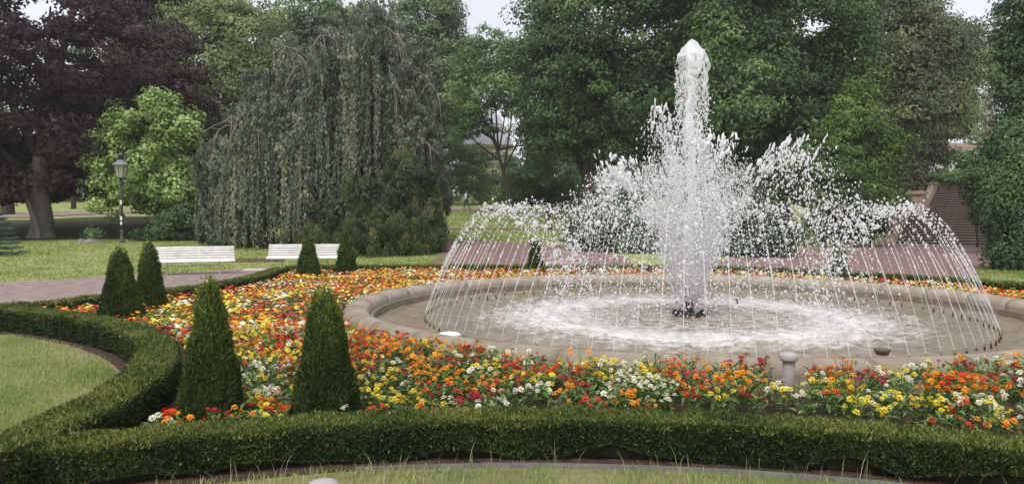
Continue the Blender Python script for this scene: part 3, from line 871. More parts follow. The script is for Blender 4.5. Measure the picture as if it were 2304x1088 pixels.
# fan of eight strong jets round the column
fan_dirs = [0.10, 0.95, 1.70, 2.45, 3.20, 3.95, 4.75, 5.50]
where = ['on the right', 'at the back right', 'behind the column', 'at the back left', 'on the left', 'at the front left', 'in front of the column', 'at the front right']
for k, a0 in enumerate(fan_dirs):
    rng = np.random.default_rng(500 + k)
    rise = 2.5 + rng.uniform(-.25, .4); out = 1.3 + rng.uniform(-.2, .25)
    if k in (0, 7): rise += .12; out += .25
    if k in (2, 5, 6): rise += .30; out *= .5
    vz = math.sqrt(2 * G_ * rise); tu = vz / G_; vx = out / tu
    root = thing('water_jet', 'strong spray jet of the inner fan %s' % where[k], 'water jet', (FX + .23 * math.cos(a0), FY + .23 * math.sin(a0), 0), a0, 'strong spray jets of the inner fan')
    n = 4400
    tt = tu * 1.9 * rng.random(n) ** 1.25
    f = tt / tu
    sp = .010 + .085 * f ** 1.6
    lag = 1 - np.clip(rng.gamma(1.2, .085, n), 0, .6) * np.clip(f * 1.6, 0, 1)
    C = np.column_stack([vx * tt * rng.normal(1, .06, n), rng.normal(0, 1, n) * sp * .9, .34 + (vz * lag) * tt - .5 * G_ * tt ** 2]) + rng.normal(size=(n, 3)) * (sp * .4)[:, None]
    keep = (wob(C * np.array([1, 1, .6]) + k * 7, 7.5) > -.2 + .12 * f) & (C[:, 2] > WZ)
    C, f = C[keep], f[keep]
    s = (rng.gamma(1.0, .0036, len(C)) + .0024) * np.interp(f, [0, .6, 1, 1.9], [1.0, 1.05, 1.5, 1.1])
    S = np.column_stack([s, s, s * rng.uniform(1, 3.0, len(C))])
    v = link('spray', drops('spray', C, S, M['drop']), root); v['kind'] = 'stuff'
    # big clots near the crest and the trailing edge
    items = []
    for q in range(42):
        t0 = tu * rng.uniform(.55, 1.12); L = rng.uniform(.05, .17)
        p0 = np.array([vx * t0 * rng.normal(1.04, .07), rng.normal(0, .11), .34 + vz * rng.uniform(.93, 1.01) * t0 - .5 * G_ * t0 ** 2])
        dv = np.array([vx * .5, rng.normal(0, .4), 2.2]); dv /= np.linalg.norm(dv)
        t = np.linspace(0, 1, 7)[:, None]
        Pq = p0 + dv * t * L + rng.normal(0, .006, (7, 3))
        items.append((Pq, (.007 + rng.gamma(1.6, .0062)) * np.array([.35, .8, 1, .75, 1, .8, .25])))
    v = link('clots', tubes_mesh('clots', items, [M['foamdrop']], 6), root); v['kind'] = 'stuff'
# fine droplets and mist
n = 24000
rr_ = 2.5 * np.sqrt(RNG.random(n)); aa = RNG.uniform(0, 2 * PI, n)
zmax = np.interp(rr_, [0, .6, 1.5, 2.3, 2.9], [2.2, 2.5, 2.6, 1.8, .8])
z = WZ + zmax * RNG.random(n) ** 1.15
C = np.column_stack([FX + rr_ * np.cos(aa), FY + rr_ * np.sin(aa), z])
C = C[wob(C, 3.2) > -.45]
s = RNG.gamma(1.3, .0020, len(C)) + .0020
o = link('fine_spray', drops('fine_spray', C, np.column_stack([s] * 3), M['drop']), kind='stuff'); o['label'] = 'fine droplets filling the air around the central jets'
# splashes where the jets land
n = 4500
aa = RNG.uniform(0, 2 * PI, n); rr_ = RNG.normal(2.75, .32, n)
z = WZ + .26 * RNG.random(n) ** 2.6 * (1 + .5 * np.sin(9 * aa) * np.sin(4 * aa + 1))
C = np.column_stack([FX + rr_ * np.cos(aa), FY + rr_ * np.sin(aa), z])
s = RNG.gamma(1.2, .0022, n) + .002
o = link('splash_foam', drops('splash_foam', C, np.column_stack([s * 1.5, s * 1.5, s]), M['foamdrop']), kind='stuff'); o['label'] = 'white splash and foam ring where the jets fall into the pool'
# dense fine spray at the foot of the jets
n = 36000
z = .36 + 2.3 * RNG.random(n) ** .9
a = RNG.uniform(0, 2 * PI, n)
ak = (np.round(a / (PI / 4) - .5) + .5) * (PI / 4)
a = np.where(RNG.random(n) < .7, ak + RNG.normal(0, .17, n), a)
rr_ = (.10 + .30 * (z - .3)) * np.where(RNG.random(n) < .7, RNG.normal(1.0, .14, n), np.sqrt(RNG.random(n)))
C = np.column_stack([FX + rr_ * np.cos(a), FY + rr_ * np.sin(a), z])
keep = RNG.random(n) < np.interp(z, [.3, 1.2, 2.0, 2.7], [1, 1, .6, .15])
C = C[keep]
s = RNG.gamma(2, .0020, len(C)) + .0036
o = link('water_mist', drops('water_mist', C, np.column_stack([s, s, s * 2.2]), M['mistdrop']), kind='stuff'); o['label'] = 'white V of fine spray at the foot of the central jets'

# ------------------------------------------------------------------ zinnias
def head_geo(rng, r=.030, np_=11, layers=2):
    V, Fs, mi, ti = [], [], [], []
    for ly in range(layers):
        rad = r * (1 - .3 * ly); z = .004 * ly
        for k in range(np_):
            a = 2 * PI * (k + .5 * ly) / np_ + rng.normal(0, .12)
            l = rad * rng.uniform(.82, 1.12); w = rad * .21
            lift = .006 * (ly + .3) + rng.normal(0, .0025) - (.006 if ly == 0 else 0)
            ca, sa = math.cos(a), math.sin(a)
            def p(x, y, zz): return (x * ca - y * sa, x * sa + y * ca, zz)
            b = len(V)
            V += [p(.003, 0, z), p(l * .62, -w, z + lift * .6 + .003), p(l, 0, z + lift), p(l * .62, w, z + lift * .6 + .003)]
            Fs.append((b, b + 1, b + 2, b + 3)); mi.append(0); ti.append(rng.uniform(0, 1))
    b = len(V); n = 6
    for k in range(n):
        a = 2 * PI * k / n; V.append((.0065 * math.cos(a), .0065 * math.sin(a), .007))
    V.append((0, 0, .013))
    for k in range(n):
        Fs.append((b + k, b + (k + 1) % n, b + n)); mi.append(1); ti.append(.5)
    return V, Fs, mi, ti
def leaf_geo(rng, nl=20, hh=.2, sp=.12):
    V, Fs, ti = [], [], []
    for k in range(nl):
        a = rng.uniform(0, 2 * PI); el = rng.uniform(-.05, .9); r0 = sp * rng.uniform(.05, .75); z0 = hh * rng.uniform(.3, .98)
        b0 = rng.uniform(0, 2 * PI)
        bx, by = r0 * math.cos(b0), r0 * math.sin(b0)
        l = rng.uniform(.055, .10); w = l * .17
        ca, sa = math.cos(a), math.sin(a)
        d = np.array([ca * math.cos(el), sa * math.cos(el), math.sin(el)]); s = np.array([-sa, ca, 0.])
        o = np.array([bx, by, z0])
        i = len(V)
        V += [tuple(o), tuple(o + d * l * .45 - s * w + np.array([0, 0, .006])), tuple(o + d * l - np.array([0, 0, .014])), tuple(o + d * l * .45 + s * w + np.array([0, 0, .006]))]
        Fs.append((i, i + 1, i + 2, i + 3)); ti.append(rng.uniform(0, 1))
    return V, Fs, ti
rngf = np.random.default_rng(77)
COLORS = ['orange', 'red', 'yellow', 'cream', 'magenta']
HEADS = {}
HG = []
for vv in range(3):
    V, Fs, mi, ti = head_geo(rngf)
    HG.append((np.array(V), np.array(Fs[:-6]), np.array(Fs[-6:]), np.array(ti)))
    for c in COLORS:
        HEADS[c, vv] = mesh_np('flower_head', V, [HG[-1][1], HG[-1][2]], [PET[c], M['disc']], ti, mi)
LG = [leaf_geo(rngf, 30) for _ in range(5)]
LEAFM = []
for V, Fs, ti in LG:
    LEAFM.append((np.array(V), np.array(Fs), np.array(ti)))
# plants on a jittered grid inside the bed
bp = np.array(BED)
sp = .195
gx_, gy_ = np.meshgrid(np.arange(bp[:, 0].min(), bp[:, 0].max(), sp), np.arange(bp[:, 1].min(), bp[:, 1].max(), sp * .9))
gx_ = gx_ + (np.arange(gx_.shape[0]) % 2)[:, None] * sp / 2
P = np.column_stack([gx_.reshape(-1), gy_.reshape(-1)]) + RNG.uniform(-.07, .07, (gx_.size, 2))
P = P[inpoly(P, BED)]
df = np.hypot(P[:, 0] - FX, P[:, 1] - FY)
P = P[(df > FR + .2)]
for l, g in ((LEFT, .46), (FRONT, .33), (PATHH, .36), (BACK, .36)):
    P = P[dist_poly(P, l) > g]
bollard_xy = atd(1775, 795, 6.95)[:2]
P = P[~((np.abs(P[:, 0] - bollard_xy[0] * P[:, 1] / bollard_xy[1]) < .15) & (P[:, 1] > bollard_xy[1] - .55) & (P[:, 1] < bollard_xy[1] + .12))]
for x, y, r in CONES:
    P = P[np.hypot(P[:, 0] - x, P[:, 1] - y) > r + .07]
P = P[np.abs(P[:, 0] / P[:, 1]) < .72]
# hidden behind the basin: the very far strip stays, nothing else to drop
P = P[np.argsort(np.hypot(P[:, 0], P[:, 1]))]
P = P[RNG.random(len(P)) < .96]
nP = len(P)
f1 = wob(np.column_stack([P, np.zeros(nP)]), 2.3) + RNG.normal(0, .58, nP)
f2 = wob(np.column_stack([P + 31, np.zeros(nP)]), 2.3) + RNG.normal(0, .58, nP)
ang = (np.arctan2(f2, f1) / (2 * PI)) % 1.0
cidx = np.searchsorted([.27, .49, .70, .87, 1.01], ang)
NEAR = 300
hts = RNG.uniform(.18, .25, nP) + .03 * wob(np.column_stack([P, np.zeros(nP)]), 1.1)
stuffV, stuffF4, stuffF3, t4, t3, m4, m3 = [], [], [], [], [], [], []
offv = 0
lowV = np.array([(0, 0, .006)] + [(.034 * (1 if k % 2 else .72) * math.cos(PI * k / 5), .034 * (1 if k % 2 else .72) * math.sin(PI * k / 5), .0) for k in range(10)])
lowF = np.array([(0, 1 + k, 1 + (k + 1) % 10) for k in range(10)])
leafmesh_cache = {}
for q in range(nP):
    x, y = P[q]; h = hts[q]; c = COLORS[cidx[q]]
    var = q % 5
    rz = RNG.uniform(0, 2 * PI)
    d = math.hypot(x, y)
    nh = int(RNG.integers(6, 12)) if d < 12 else int(RNG.integers(5, 8))
    sz = float(soil_z(x, y))
    if y < 7 and RNG.random() < .06: nh = 1
    hp = []
    for _ in range(nh):
        a = RNG.uniform(0, 2 * PI); r = .125 * math.sqrt(RNG.random())
        hp.append((r * math.cos(a), r * math.sin(a), h * RNG.uniform(.68, 1.18) + .02, RNG.normal(0, .28), RNG.normal(0, .28), RNG.uniform(0, 6.28), RNG.uniform(.65, 1.25)))
    LV, LF, LT = LEAFM[var]
    if q < NEAR:
        # stems: drawn with the leaves of the plant
        LVs = LV * np.array([1, 1, h / .2])
        SV, SF = [], []
        base = len(LVs)
        for (hx, hy, hz, *_r) in hp:
            sx = np.array([.0025, 0, 0]); sy = np.array([0, .0025, 0])
            b0 = np.array([hx * .2, hy * .2, 0.]); b1 = np.array([hx, hy, hz - .001])
            i = base + len(SV)
            SV += [b0 - sx - sy, b0 + sx - sy, b0 + sy, b1 - sx - sy, b1 + sx - sy, b1 + sy]
            SF += [(i, i + 1, i + 4, i + 3), (i + 1, i + 2, i + 5, i + 4), (i + 2, i, i + 3, i + 5)]
        me = mesh_np('zinnia', np.vstack([LVs, np.array(SV)]), [LF, np.array(SF)], [M['zleaf']], np.concatenate([LT, np.full(len(SF), .3)]))
        o = thing('zinnia', '%s zinnia plant in bloom %s' % ({'cream': 'cream white', 'magenta': 'dark magenta'}.get(c, c), 'between the two nearest cones and the left hedge corner' if x < -1.45 else 'right of the nearest tall cone behind the front hedge' if x < .2 else 'behind the middle of the front hedge' if x < 1.8 else 'around the beige bollard' if x < 3.1 else 'at the right end of the front hedge'), 'flower', (x, y, sz), rz, '%s zinnias in the near part of the bed' % c, me)
        for (hx, hy, hz, rx, ry, ra, sc) in hp:
            hd = link('flower_head', HEADS[c, int(RNG.integers(3))], o, (hx, hy, hz), (rx, ry, ra))
            hd.scale = (sc, sc, sc)
    else:
        ca, sa = math.cos(rz), math.sin(rz)
        Rz = np.array([[ca, -sa, 0], [sa, ca, 0], [0, 0, 1]])
        nl = 30 if d < 10 else (16 if d < 15 else 10)
        W = (LV[:nl * 4] * np.array([1, 1, h / .2]) * (1 if d < 10 else 1.3 if d < 15 else 1.6) ** np.array([.6, .6, 0])) @ Rz.T + np.array([x, y, sz])
        stuffV.append(W); stuffF4.append(LF[:nl] + offv); t4.append(LT[:nl]); m4.append(np.zeros(nl)); offv += len(W)
        for (hx, hy, hz, rx, ry, ra, sc) in hp:
            ca, sa = math.cos(ra), math.sin(ra)
            if d < 11:
                HV_, HF4, HF3, ht = HG[int(RNG.integers(3))]
            else:
                HV_, HF4, HF3, ht = lowV, None, lowF, None
                sc *= 1.05
            Vh = HV_ * sc
            Vh = Vh @ np.array([[ca, -sa, -rx], [sa, ca, ry], [rx, -ry, 1]]).T + (np.array([hx, hy, hz]) @ Rz.T) + np.array([x, y, sz])
            stuffV.append(Vh)
            if HF4 is not None:
                stuffF4.append(HF4 + offv); t4.append(ht[:len(HF4)]); m4.append(np.full(len(HF4), 1 + cidx[q]))
                stuffF3.append(HF3 + offv); t3.append(np.full(6, .5)); m3.append(np.full(6, 6))
            else:
                stuffF3.append(HF3 + offv); t3.append(np.tile(RNG.random(5), 2)); m3.append(np.full(10, 1 + cidx[q]))
            offv += len(Vh)
me = mesh_np('zinnia_bed', np.vstack(stuffV), [np.vstack(stuffF4), np.vstack(stuffF3)], [M['zleaf']] + [PET[c] for c in COLORS] + [M['disc']],
             np.concatenate(t4 + t3), np.concatenate(m4 + m3))
o = link('flower_carpet', me, kind='stuff'); o['label'] = 'dense carpet of mixed zinnias filling the bed round the fountain'

# a few taller stems by the basin rim
def stem_plant(px, py, d, label, n=6, H=.42):
    b = atd(px, py, d)
    mb = MB()
    for k in range(n):
        a = 2 * PI * k / n + .4; l = H * random.uniform(.7, 1.05)
        tx, ty = .14 * math.cos(a) * random.uniform(.4, 1.2), .14 * math.sin(a)
        mb.tube([(0, 0, 0), (tx * .5, ty * .5, l * .6), (tx, ty, l)], [.004, .0035, .003], 4)
        for j in range(5):
            z = l * (.35 + .13 * j); aa = j * 2.4 + k
            c_ = (tx * z / l, ty * z / l, z); L = .07
            e = (c_[0] + L * math.cos(aa), c_[1] + L * math.sin(aa), z + .02)
            mb.add([c_, (c_[0] + .5 * L * math.cos(aa + .3), c_[1] + .5 * L * math.sin(aa + .3), z + .02), e, (c_[0] + .5 * L * math.cos(aa - .3), c_[1] + .5 * L * math.sin(aa - .3), z + .02)], [(0, 1, 2, 3)])
    me = mb.mesh('zinnia', [M['zleaf']])
    at_ = me.attributes.new('tint', 'FLOAT', 'FACE'); at_.data.foreach_set('value', RNG.random(len(me.polygons)).astype(np.float32))
    o = thing('zinnia', label, 'flower', (b[0], b[1], .0), 0, None, me)
    random.seed(5)
    for k in range(n):
        a = 2 * PI * k / n + .4
        if k % 2 == 0: link('flower_head', HEADS['orange', k % 3], o, (.11 * math.cos(a), .11 * math.sin(a), H * .9), (.3, .2, 0))
stem_plant(1300, 800, 7.25, 'taller straggling orange zinnia with leafy stems against the basin rim', 7, .58)

# ------------------------------------------------------------------ thin damp air
m = bpy.data.materials.new('damp_air'); m.use_nodes = True
nt = m.node_tree; nt.nodes.remove(nt.nodes['Principled BSDF'])
pv = nt.nodes.new('ShaderNodeVolumePrincipled'); pv.inputs['Color'].default_value = (.93, .95, 1, 1); pv.inputs['Density'].default_value = .0004
nt.links.new(pv.outputs[0], nt.nodes['Material Output'].inputs['Volume'])
mb = MB(); mb.box((0, 204, 24), (640, 460, 52))
o = link('haze', mb.mesh('haze', [m]), kind='stuff'); o['label'] = 'thin damp haze over the park'

# ------------------------------------------------------------------ small fittings
def bollard(label, x, y, h, r=.055):
    o = thing('bollard_light', label, 'bollard light', (x, y, 0), group='short round bollard lights')
    mb = MB(); mb.lathe([(r, -.05), (r, h - .075)], 20); link('post', mb.mesh('post', [M['bollard']], True), o)
    mb = MB(); mb.lathe([(r * .9, h - .078), (r * 1.42, h - .068), (r * 1.5, h - .055), (r * 1.5, h - .022), (r * 1.3, h - .006), (r * .7, h + .004), (r * .05, h + .006)], 24); link('cap', mb.mesh('cap', [M['bollard_cap']], True), o)
    return o
M['bollard'] = noise_mat('beige_bollard', [(.3, (.22, .195, .175)), (.7, (.29, .26, .235))], 6, .6, 40, .1)
M['bollard_cap'] = noise_mat('pale_cap', [(.3, (.33, .31, .30)), (.7, (.42, .40, .385))], 8, .6, 40, .1)
b_ = atd(1775, 795, 6.95); bollard('beige round bollard with flat disc cap among the flowers right of centre', b_[0], b_[1], b_[2] + .01)
b_ = atd(727, 1081, 3.62); bollard('pale rounded cap of a bollard cut off by the bottom edge', b_[0], b_[1], b_[2], .05)
# bowl lamp on the near rim
b_ = at(1985, 797, RIM_H)
mb = MB(); mb.lathe([(.050, 0), (.056, .004), (.084, .052), (.086, .060), (.080, .060), (.060, .02), (.01, .016)], 20)
thing('bowl', 'small brown bowl standing on the near basin rim at the right', 'bowl', (b_[0], b_[1], RIM_H - .004), me=mb.mesh('bowl', [noise_mat('brown_ceramic', [(.3, (.10, .065, .05)), (.7, (.17, .11, .085))], 12, .45)], True))
b_ = at(1010, 745, RIM_H + .02)
mb = MB(); mb.lathe([(.14, 0), (.14, .012), (.11, .03), (.06, .04), (.005, .044)], 20)
thing('lamp_cover', 'white domed lamp cover lying on the near left basin rim', 'lamp cover', (b_[0], b_[1] + .06, RIM_H - .035), me=mb.mesh('lamp_cover', [M['white']], True))

# benches
def bench(label, px, py, rot):
    b = at(px, py, 0)
    root = thing('park_bench', label, 'bench', (b[0], b[1], 0), rot, 'white slatted park benches')
    Lh = 1.2
    prof = []                                          # side profile, front is -y
    seat = [(-.33, .405), (-.26, .44), (-.17, .445), (-.08, .432), (.01, .418)]
    back = [(.085, .45), (.115, .525), (.143, .60), (.170, .675), (.20, .75), (.245, .815)]
    def slat(pts_, name, w):
        for (y, z), (dy, dz) in pts_:
            mb = MB()
            n_ = Vector((0, dy, dz)).normalized(); nn = Vector((0, -n_.z, n_.y))
            V = []
            for x in (-Lh, Lh):
                for u, v_ in ((-w / 2, -.013), (w / 2, -.013), (w / 2, .006), (w / 2 - .008, .013), (-w / 2 + .008, .013), (-w / 2, .006)):
                    p = Vector((x, y, z)) + n_ * u + nn * v_
                    V.append(tuple(p))
            Fs = [(k, (k + 1) % 6, 6 + (k + 1) % 6, 6 + k) for k in range(6)] + [tuple(range(6))[::-1], tuple(range(6, 12))]
            mb.add(V, Fs)
            link(name, mb.mesh(name, [M['white']]), root)
    def dirs(l):
        o = []
        for k in range(len(l)):
            a = l[max(0, k - 1)]; c = l[min(len(l) - 1, k + 1)]
            o.append((l[k], (c[0] - a[0], c[1] - a[1])))
        return o
    slat(dirs(seat), 'seat_slat', .064)
    slat(dirs(back), 'back_slat', .056)
    for x in (-.75, .75):
        mb = MB()
        pr = [(-.32, .385), (-.17, .42), (.01, .395), (.06, .43), (.13, .60), (.19, .75), (.235, .81)]
        mb.tube([(x, y + .012, z - .005) for y, z in pr], .017, 6)
        mb.tube([(x, -.22, .40), (x, -.20, .2), (x, -.27, .0)], [.018, .016, .02], 6)
        mb.tube([(x, .02, .40), (x, .06, .2), (x, .20, .0)], [.018, .016, .02], 6)
        mb.tube([(x, -.205, .2), (x, -.08, .27), (x, .06, .2)], .011, 6)
        link('leg', mb.mesh('leg', [M['iron_light']], True), root)
    mb = MB(); mb.tube([(-.75, -.08, .27), (.75, -.08, .27)], .012, 6)
    link('stretcher', mb.mesh('stretcher', [M['iron_light']]), root)
bench('white slatted bench in full view on the path near the lamp post', 436, 616, math.radians(22))
bench('white slatted bench partly hidden behind a squat cone', 686, 606, math.radians(8))

# lamp post
b_ = at(275, 546)
LP = thing('street_lamp', 'old dark green gas style lamp post on the left lawn', 'lamp post', b_)
sc = (atd(270, 342, b_[1])[2] - b_[2]) / 4.6
LP.scale = (sc, sc, sc)
mb = MB(); mb.lathe([(.13, 0), (.13, .10), (.10, .14), (.095, .55), (.11, .58), (.11, .62), (.075, .66)], 14); link('base', mb.mesh('base', [M['iron']], True), LP)
mb = MB(); mb.lathe([(.066, .66), (.055, 2.88), (.05, 2.9)], 12); link('pole', mb.mesh('pole', [M['iron']], True), LP)
mb = MB(); mb.lathe([(.055, 2.88), (.10, 2.92), (.075, 2.98), (.11, 3.04), (.115, 3.10), (.05, 3.16), (.045, 3.26)], 14)
for k in range(4):
    a = PI / 4 + k * PI / 2
    mb.tube([(.05 * math.cos(a), .05 * math.sin(a), 3.12), (.17 * math.cos(a), .17 * math.sin(a), 3.17), (.19 * math.cos(a), .19 * math.sin(a), 3.3)], .013, 5)
link('bracket', mb.mesh('bracket', [M['iron']], True), LP)
m, nt, b = mat('lantern_glass'); b.inputs['Base Color'].default_value = (.55, .55, .5, 1); b.inputs['Roughness'].default_value = .2; b.inputs['Alpha'].default_value = .62
M['lantern'] = m
mb = MB(); mb.lathe([(.205, 3.31), (.34, 3.93)], 8); lg = link('lantern_glass', mb.mesh('lantern_glass', [M['lantern']]), LP)
mb = MB(); mb.lathe([(.22, 3.27), (.22, 3.31), (.20, 3.315)], 16); link('lantern_tray', mb.mesh('lantern_tray', [M['iron']]), LP)
for k in range(8):
    a = k * PI / 4
    mb = MB(); mb.tube([(.208 * math.cos(a), .208 * math.sin(a), 3.3), (.345 * math.cos(a), .345 * math.sin(a), 3.93)], .012, 5); link('glazing_bar', mb.mesh('glazing_bar', [M['iron']]), LP)
mb = MB(); mb.lathe([(.09, 3.32), (.12, 3.36), (.12, 3.42), (.05, 3.5)], 12); link('reflector', mb.mesh('reflector', [M['white']], True), LP)
M['roof_grey'] = noise_mat('grey_green_metal', [(.3, (.16, .18, .18)), (.7, (.25, .27, .27))], 7, .45)
mb = MB(); mb.lathe([(.43, 3.92), (.43, 3.95), (.33, 4.03), (.21, 4.12), (.15, 4.18), (.13, 4.2)], 20); link('lamp_roof', mb.mesh('lamp_roof', [M['roof_grey']], True), LP)
mb = MB(); mb.lathe([(.12, 4.19), (.12, 4.40), (.17, 4.42), (.17, 4.46), (.08, 4.52), (.03, 4.60)], 14); link('chimney_cap', mb.mesh('chimney_cap', [M['iron']], True), LP)
for z_, h_, w_ in ((2.05, .22, .11), (1.25, .20, .11), (1.0, .16, .1)):
    mb = MB(); mb.box((0, -.072, z_), (w_, .01, h_)); link('sticker', mb.mesh('sticker', [M['white']]), LP)

# stump with plant on the lawn
b_ = at(203, 545)
st = thing('tree_stump', 'low stump on the left lawn with green shoots growing out', 'tree stump', b_)
mb = MB(); mb.lathe([(.62, -.05), (.55, .06), (.40, .14), (.22, .17)], 14); me = mb.mesh('stump', [M['bark']], True)
for v_ in me.vertices: v_.co.x += .08 * math.sin(v_.co.y * 9); v_.co.z += .05 * math.sin(v_.co.x * 11)
link('stump', me, st)
n = 420
C = RNG.normal(size=(n, 3)) * np.array([.2, .2, .14]) + np.array([.1, 0, .42])
Vc, fc = cards(C, RNG.uniform(.08, .16, n), RNG.uniform(.04, .07, n), rdir(n) + np.array([0, 0, .5]), rdir(n))
link('shoots', mesh_np('shoots', Vc, fc, [M['maple']], RNG.random(n)), st, kind='stuff')

# ------------------------------------------------------------------ trees
def crown(blobs, n_cl, per, cl_r, leaf, origin, tri=True, flat=.45, droop=.25, gap=.0, front_bias=.35, up=.26, tint0=.45, seed=0, lumpy=.24):
    """leaf clusters spread in the shell of a union of ellipsoids (blobs in world coords)"""
    B = np.array(blobs, float)                       # x y z rx ry rz
    area = (B[:, 3] * B[:, 5] + B[:, 4] * B[:, 5]) ; pr = area / area.sum()
    Cs = []
    need = n_cl
    while need > 0:
        k = need * 3 + 60
        bi = RNG.choice(len(B), k, p=pr)
        d = rdir(k)
        d[:, 1] = np.where((d[:, 1] > .25) & (RNG.random(k) < front_bias), -d[:, 1], d[:, 1])
        lump = 1 + lumpy * wob(d * 1.0 + bi[:, None] * 3.1 + seed, 2.6)
        rad = (.38 + .62 * RNG.random(k) ** .45) * lump
        p = B[bi, :3] + d * B[bi, 3:] * rad[:, None]
        # drop those deep inside another blob
        ok = np.ones(k, bool)
        for b in B:
            q = np.linalg.norm((p - b[:3]) / b[3:], axis=1)
            ok &= ~((q < .62) & (RNG.random(k) < .75))
        if gap: ok &= wob(p + seed, 1.1) > gap - 1
        p = p[ok][:need]
        Cs.append(p); need -= len(p)
    K = np.vstack(Cs)
    n = len(K) * per
    off = RNG.normal(size=(len(K), per, 3))
    off /= np.maximum(1, np.linalg.norm(off, axis=2, keepdims=True) / 1.7)
    r = cl_r * RNG.uniform(.6, 1.35, (len(K), 1, 1))
    off = off * r * .6
    off[:, :, 2] *= flat
    off[:, :, 2] -= droop * (off[:, :, 0] ** 2 + off[:, :, 1] ** 2) / np.maximum(r[:, :, 0], .1)
    C = (K[:, None] + off).reshape(-1, 3)
    out = unit(off.reshape(-1, 3) + 1e-6)
    kn = unit(K - np.array(B[:, :3]).mean(axis=0)) * np.array([1, 1, .5])
    nm = unit(np.array([0, 0, 1.0]) * .55 + out * .75 + np.repeat(kn, per, 0) * .35 + rdir(n) * .42)
    ax = unit(np.cross(nm, rdir(n)) - np.array([0, 0, .3]))
    L = leaf * RNG.uniform(.6, 1.35, n)
    V, Fc = cards(C, L, L * RNG.uniform(.5, .75, n), ax, nm, tri)
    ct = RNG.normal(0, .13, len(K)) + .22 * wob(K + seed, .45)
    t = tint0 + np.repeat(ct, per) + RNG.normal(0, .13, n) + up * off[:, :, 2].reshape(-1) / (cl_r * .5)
    return V - np.array(origin), Fc, np.clip(t, 0, 1), K
def tree(name, label, base, blobs, leafmat, n_cl, per, cl_r, leaf, trunk_r, trunk_top, bark='bark_dark', limbs=9, lean=(0, 0), cat='tree', group=None, flare=1.35, **kw):
    root = thing(name, label, cat, base, 0, group)
    V, Fc, t, K = crown(blobs, n_cl, per, cl_r, leaf, base, **kw)
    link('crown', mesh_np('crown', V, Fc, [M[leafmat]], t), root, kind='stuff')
    rng = np.random.default_rng(int(abs(base[0]) * 100) + 3)
    tt = np.linspace(0, 1, 10)
    Pt = np.column_stack([lean[0] * tt ** 1.4 + .12 * trunk_r * np.sin(tt * 7), lean[1] * tt, trunk_top * tt - .15])
    Rt = trunk_r * (1 - .45 * tt) * (1 + (flare - 1) * np.exp(-tt * 14))
    link('trunk', tubes_mesh('trunk', [(Pt, Rt)], [M[bark]], 12), root)
    B = np.array(blobs) - np.array([*base, 0, 0, 0])
    for k in range(limbs):
        j = k % len(B) if k < len(B) else int(rng.integers(len(B)))
        f = rng.uniform(.55, 1.0) if k else 1.0
        p0 = np.array([np.interp(f, tt, Pt[:, 0]), np.interp(f, tt, Pt[:, 1]), np.interp(f, tt, Pt[:, 2])])
        p2 = B[j, :3] + rng.normal(0, .28, 3) * B[j, 3:]
        if p2[2] < p0[2]: p2[2] = p0[2] + .6
        mid = (p0 + p2) / 2 + np.array([0, 0, .12]) * np.linalg.norm(p2 - p0) * rng.uniform(-.6, 1.2) + rng.normal(0, .25, 3)
        s = np.linspace(0, 1, 9)[:, None]
        Pl = (1 - s) ** 2 * p0 + 2 * s * (1 - s) * mid + s ** 2 * p2
        Rl = trunk_r * .42 * (1 - .8 * s[:, 0])
        items = [(Pl, Rl)]
        for q in range(4):
            f2 = rng.uniform(.35, .9); a0 = Pl[int(f2 * 8)]
            e = a0 + rng.normal(0, .5, 3) * B[j, 3:] * .8 + np.array([0, 0, .4])
            s2 = np.linspace(0, 1, 5)[:, None]
            items.append((a0 + (e - a0) * s2 + rng.normal(0, .06, (5, 3)), trunk_r * .16 * (1 - .7 * s2[:, 0])))
        link('limb', tubes_mesh('limb', items, [M['bark_dark']], 7), root)
    return root
def bl(l, d, depth=None):
    """blobs given as (px, py, rx_px, ry_px[, dy]) at distance d -> metres"""
    o = []
    for b in l:
        px, py, rx, ry = b[:4]; dy = b[4] if len(b) > 4 else 0
        p = atd(px, py, d + dy)
        s = (d + dy) / F
        rr = rx * s
        o.append((p[0], p[1], p[2], rr, (depth or min(rr, 5.5)), ry * s))
    return o
def foot(px, d):
    x = (px - CX) / F * d
    return (x, d, float(terr(x, d)))

# copper beech
d = 43
def behind(l, px_min, ymin):
    """push the blobs right of px_min back until their near face is past ymin"""
    o = []
    for b in l:
        if b[0] / b[1] * F + CX > px_min and b[1] - b[4] < ymin:
            ny = ymin + b[4]; k = ny / b[1]
            b = (b[0] * k, ny, CAMZ + (b[2] - CAMZ) * k, b[3] * k, b[4], b[5] * k)
        o.append(b)
    return o
tree('copper_beech', 'huge dark purple copper beech with a thick grey trunk at the left', foot(92, 42.5),
     behind(bl([(60, 60, 250, 190), (190, 170, 220, 160, 1), (340, 110, 80, 90, 1), (400, 215, 62, 70, 1), (60, 300, 210, 120, -1), (230, 300, 170, 110, 1), (-120, 200, 200, 230), (120, 390, 150, 50, -1), (250, -120, 170, 150), (-40, 400, 120, 60, -2), (320, 330, 110, 80, 2.5), (40, 180, 200, 150, 3), (200, 410, 110, 50, 1), (100, 380, 200, 60, 8), (60, 200, 200, 150, 9), (330, 380, 120, 60, 9), (-60, 390, 160, 60, 7)], d, 6.5), 120, 42.6),
     'copper', 880, 170, 1.1, .24, .62, 4.6, 'bark', 12, flare=1.25, flat=.4, tint0=.42)
# side stem of the beech
b_ = foot(88, 42.5)
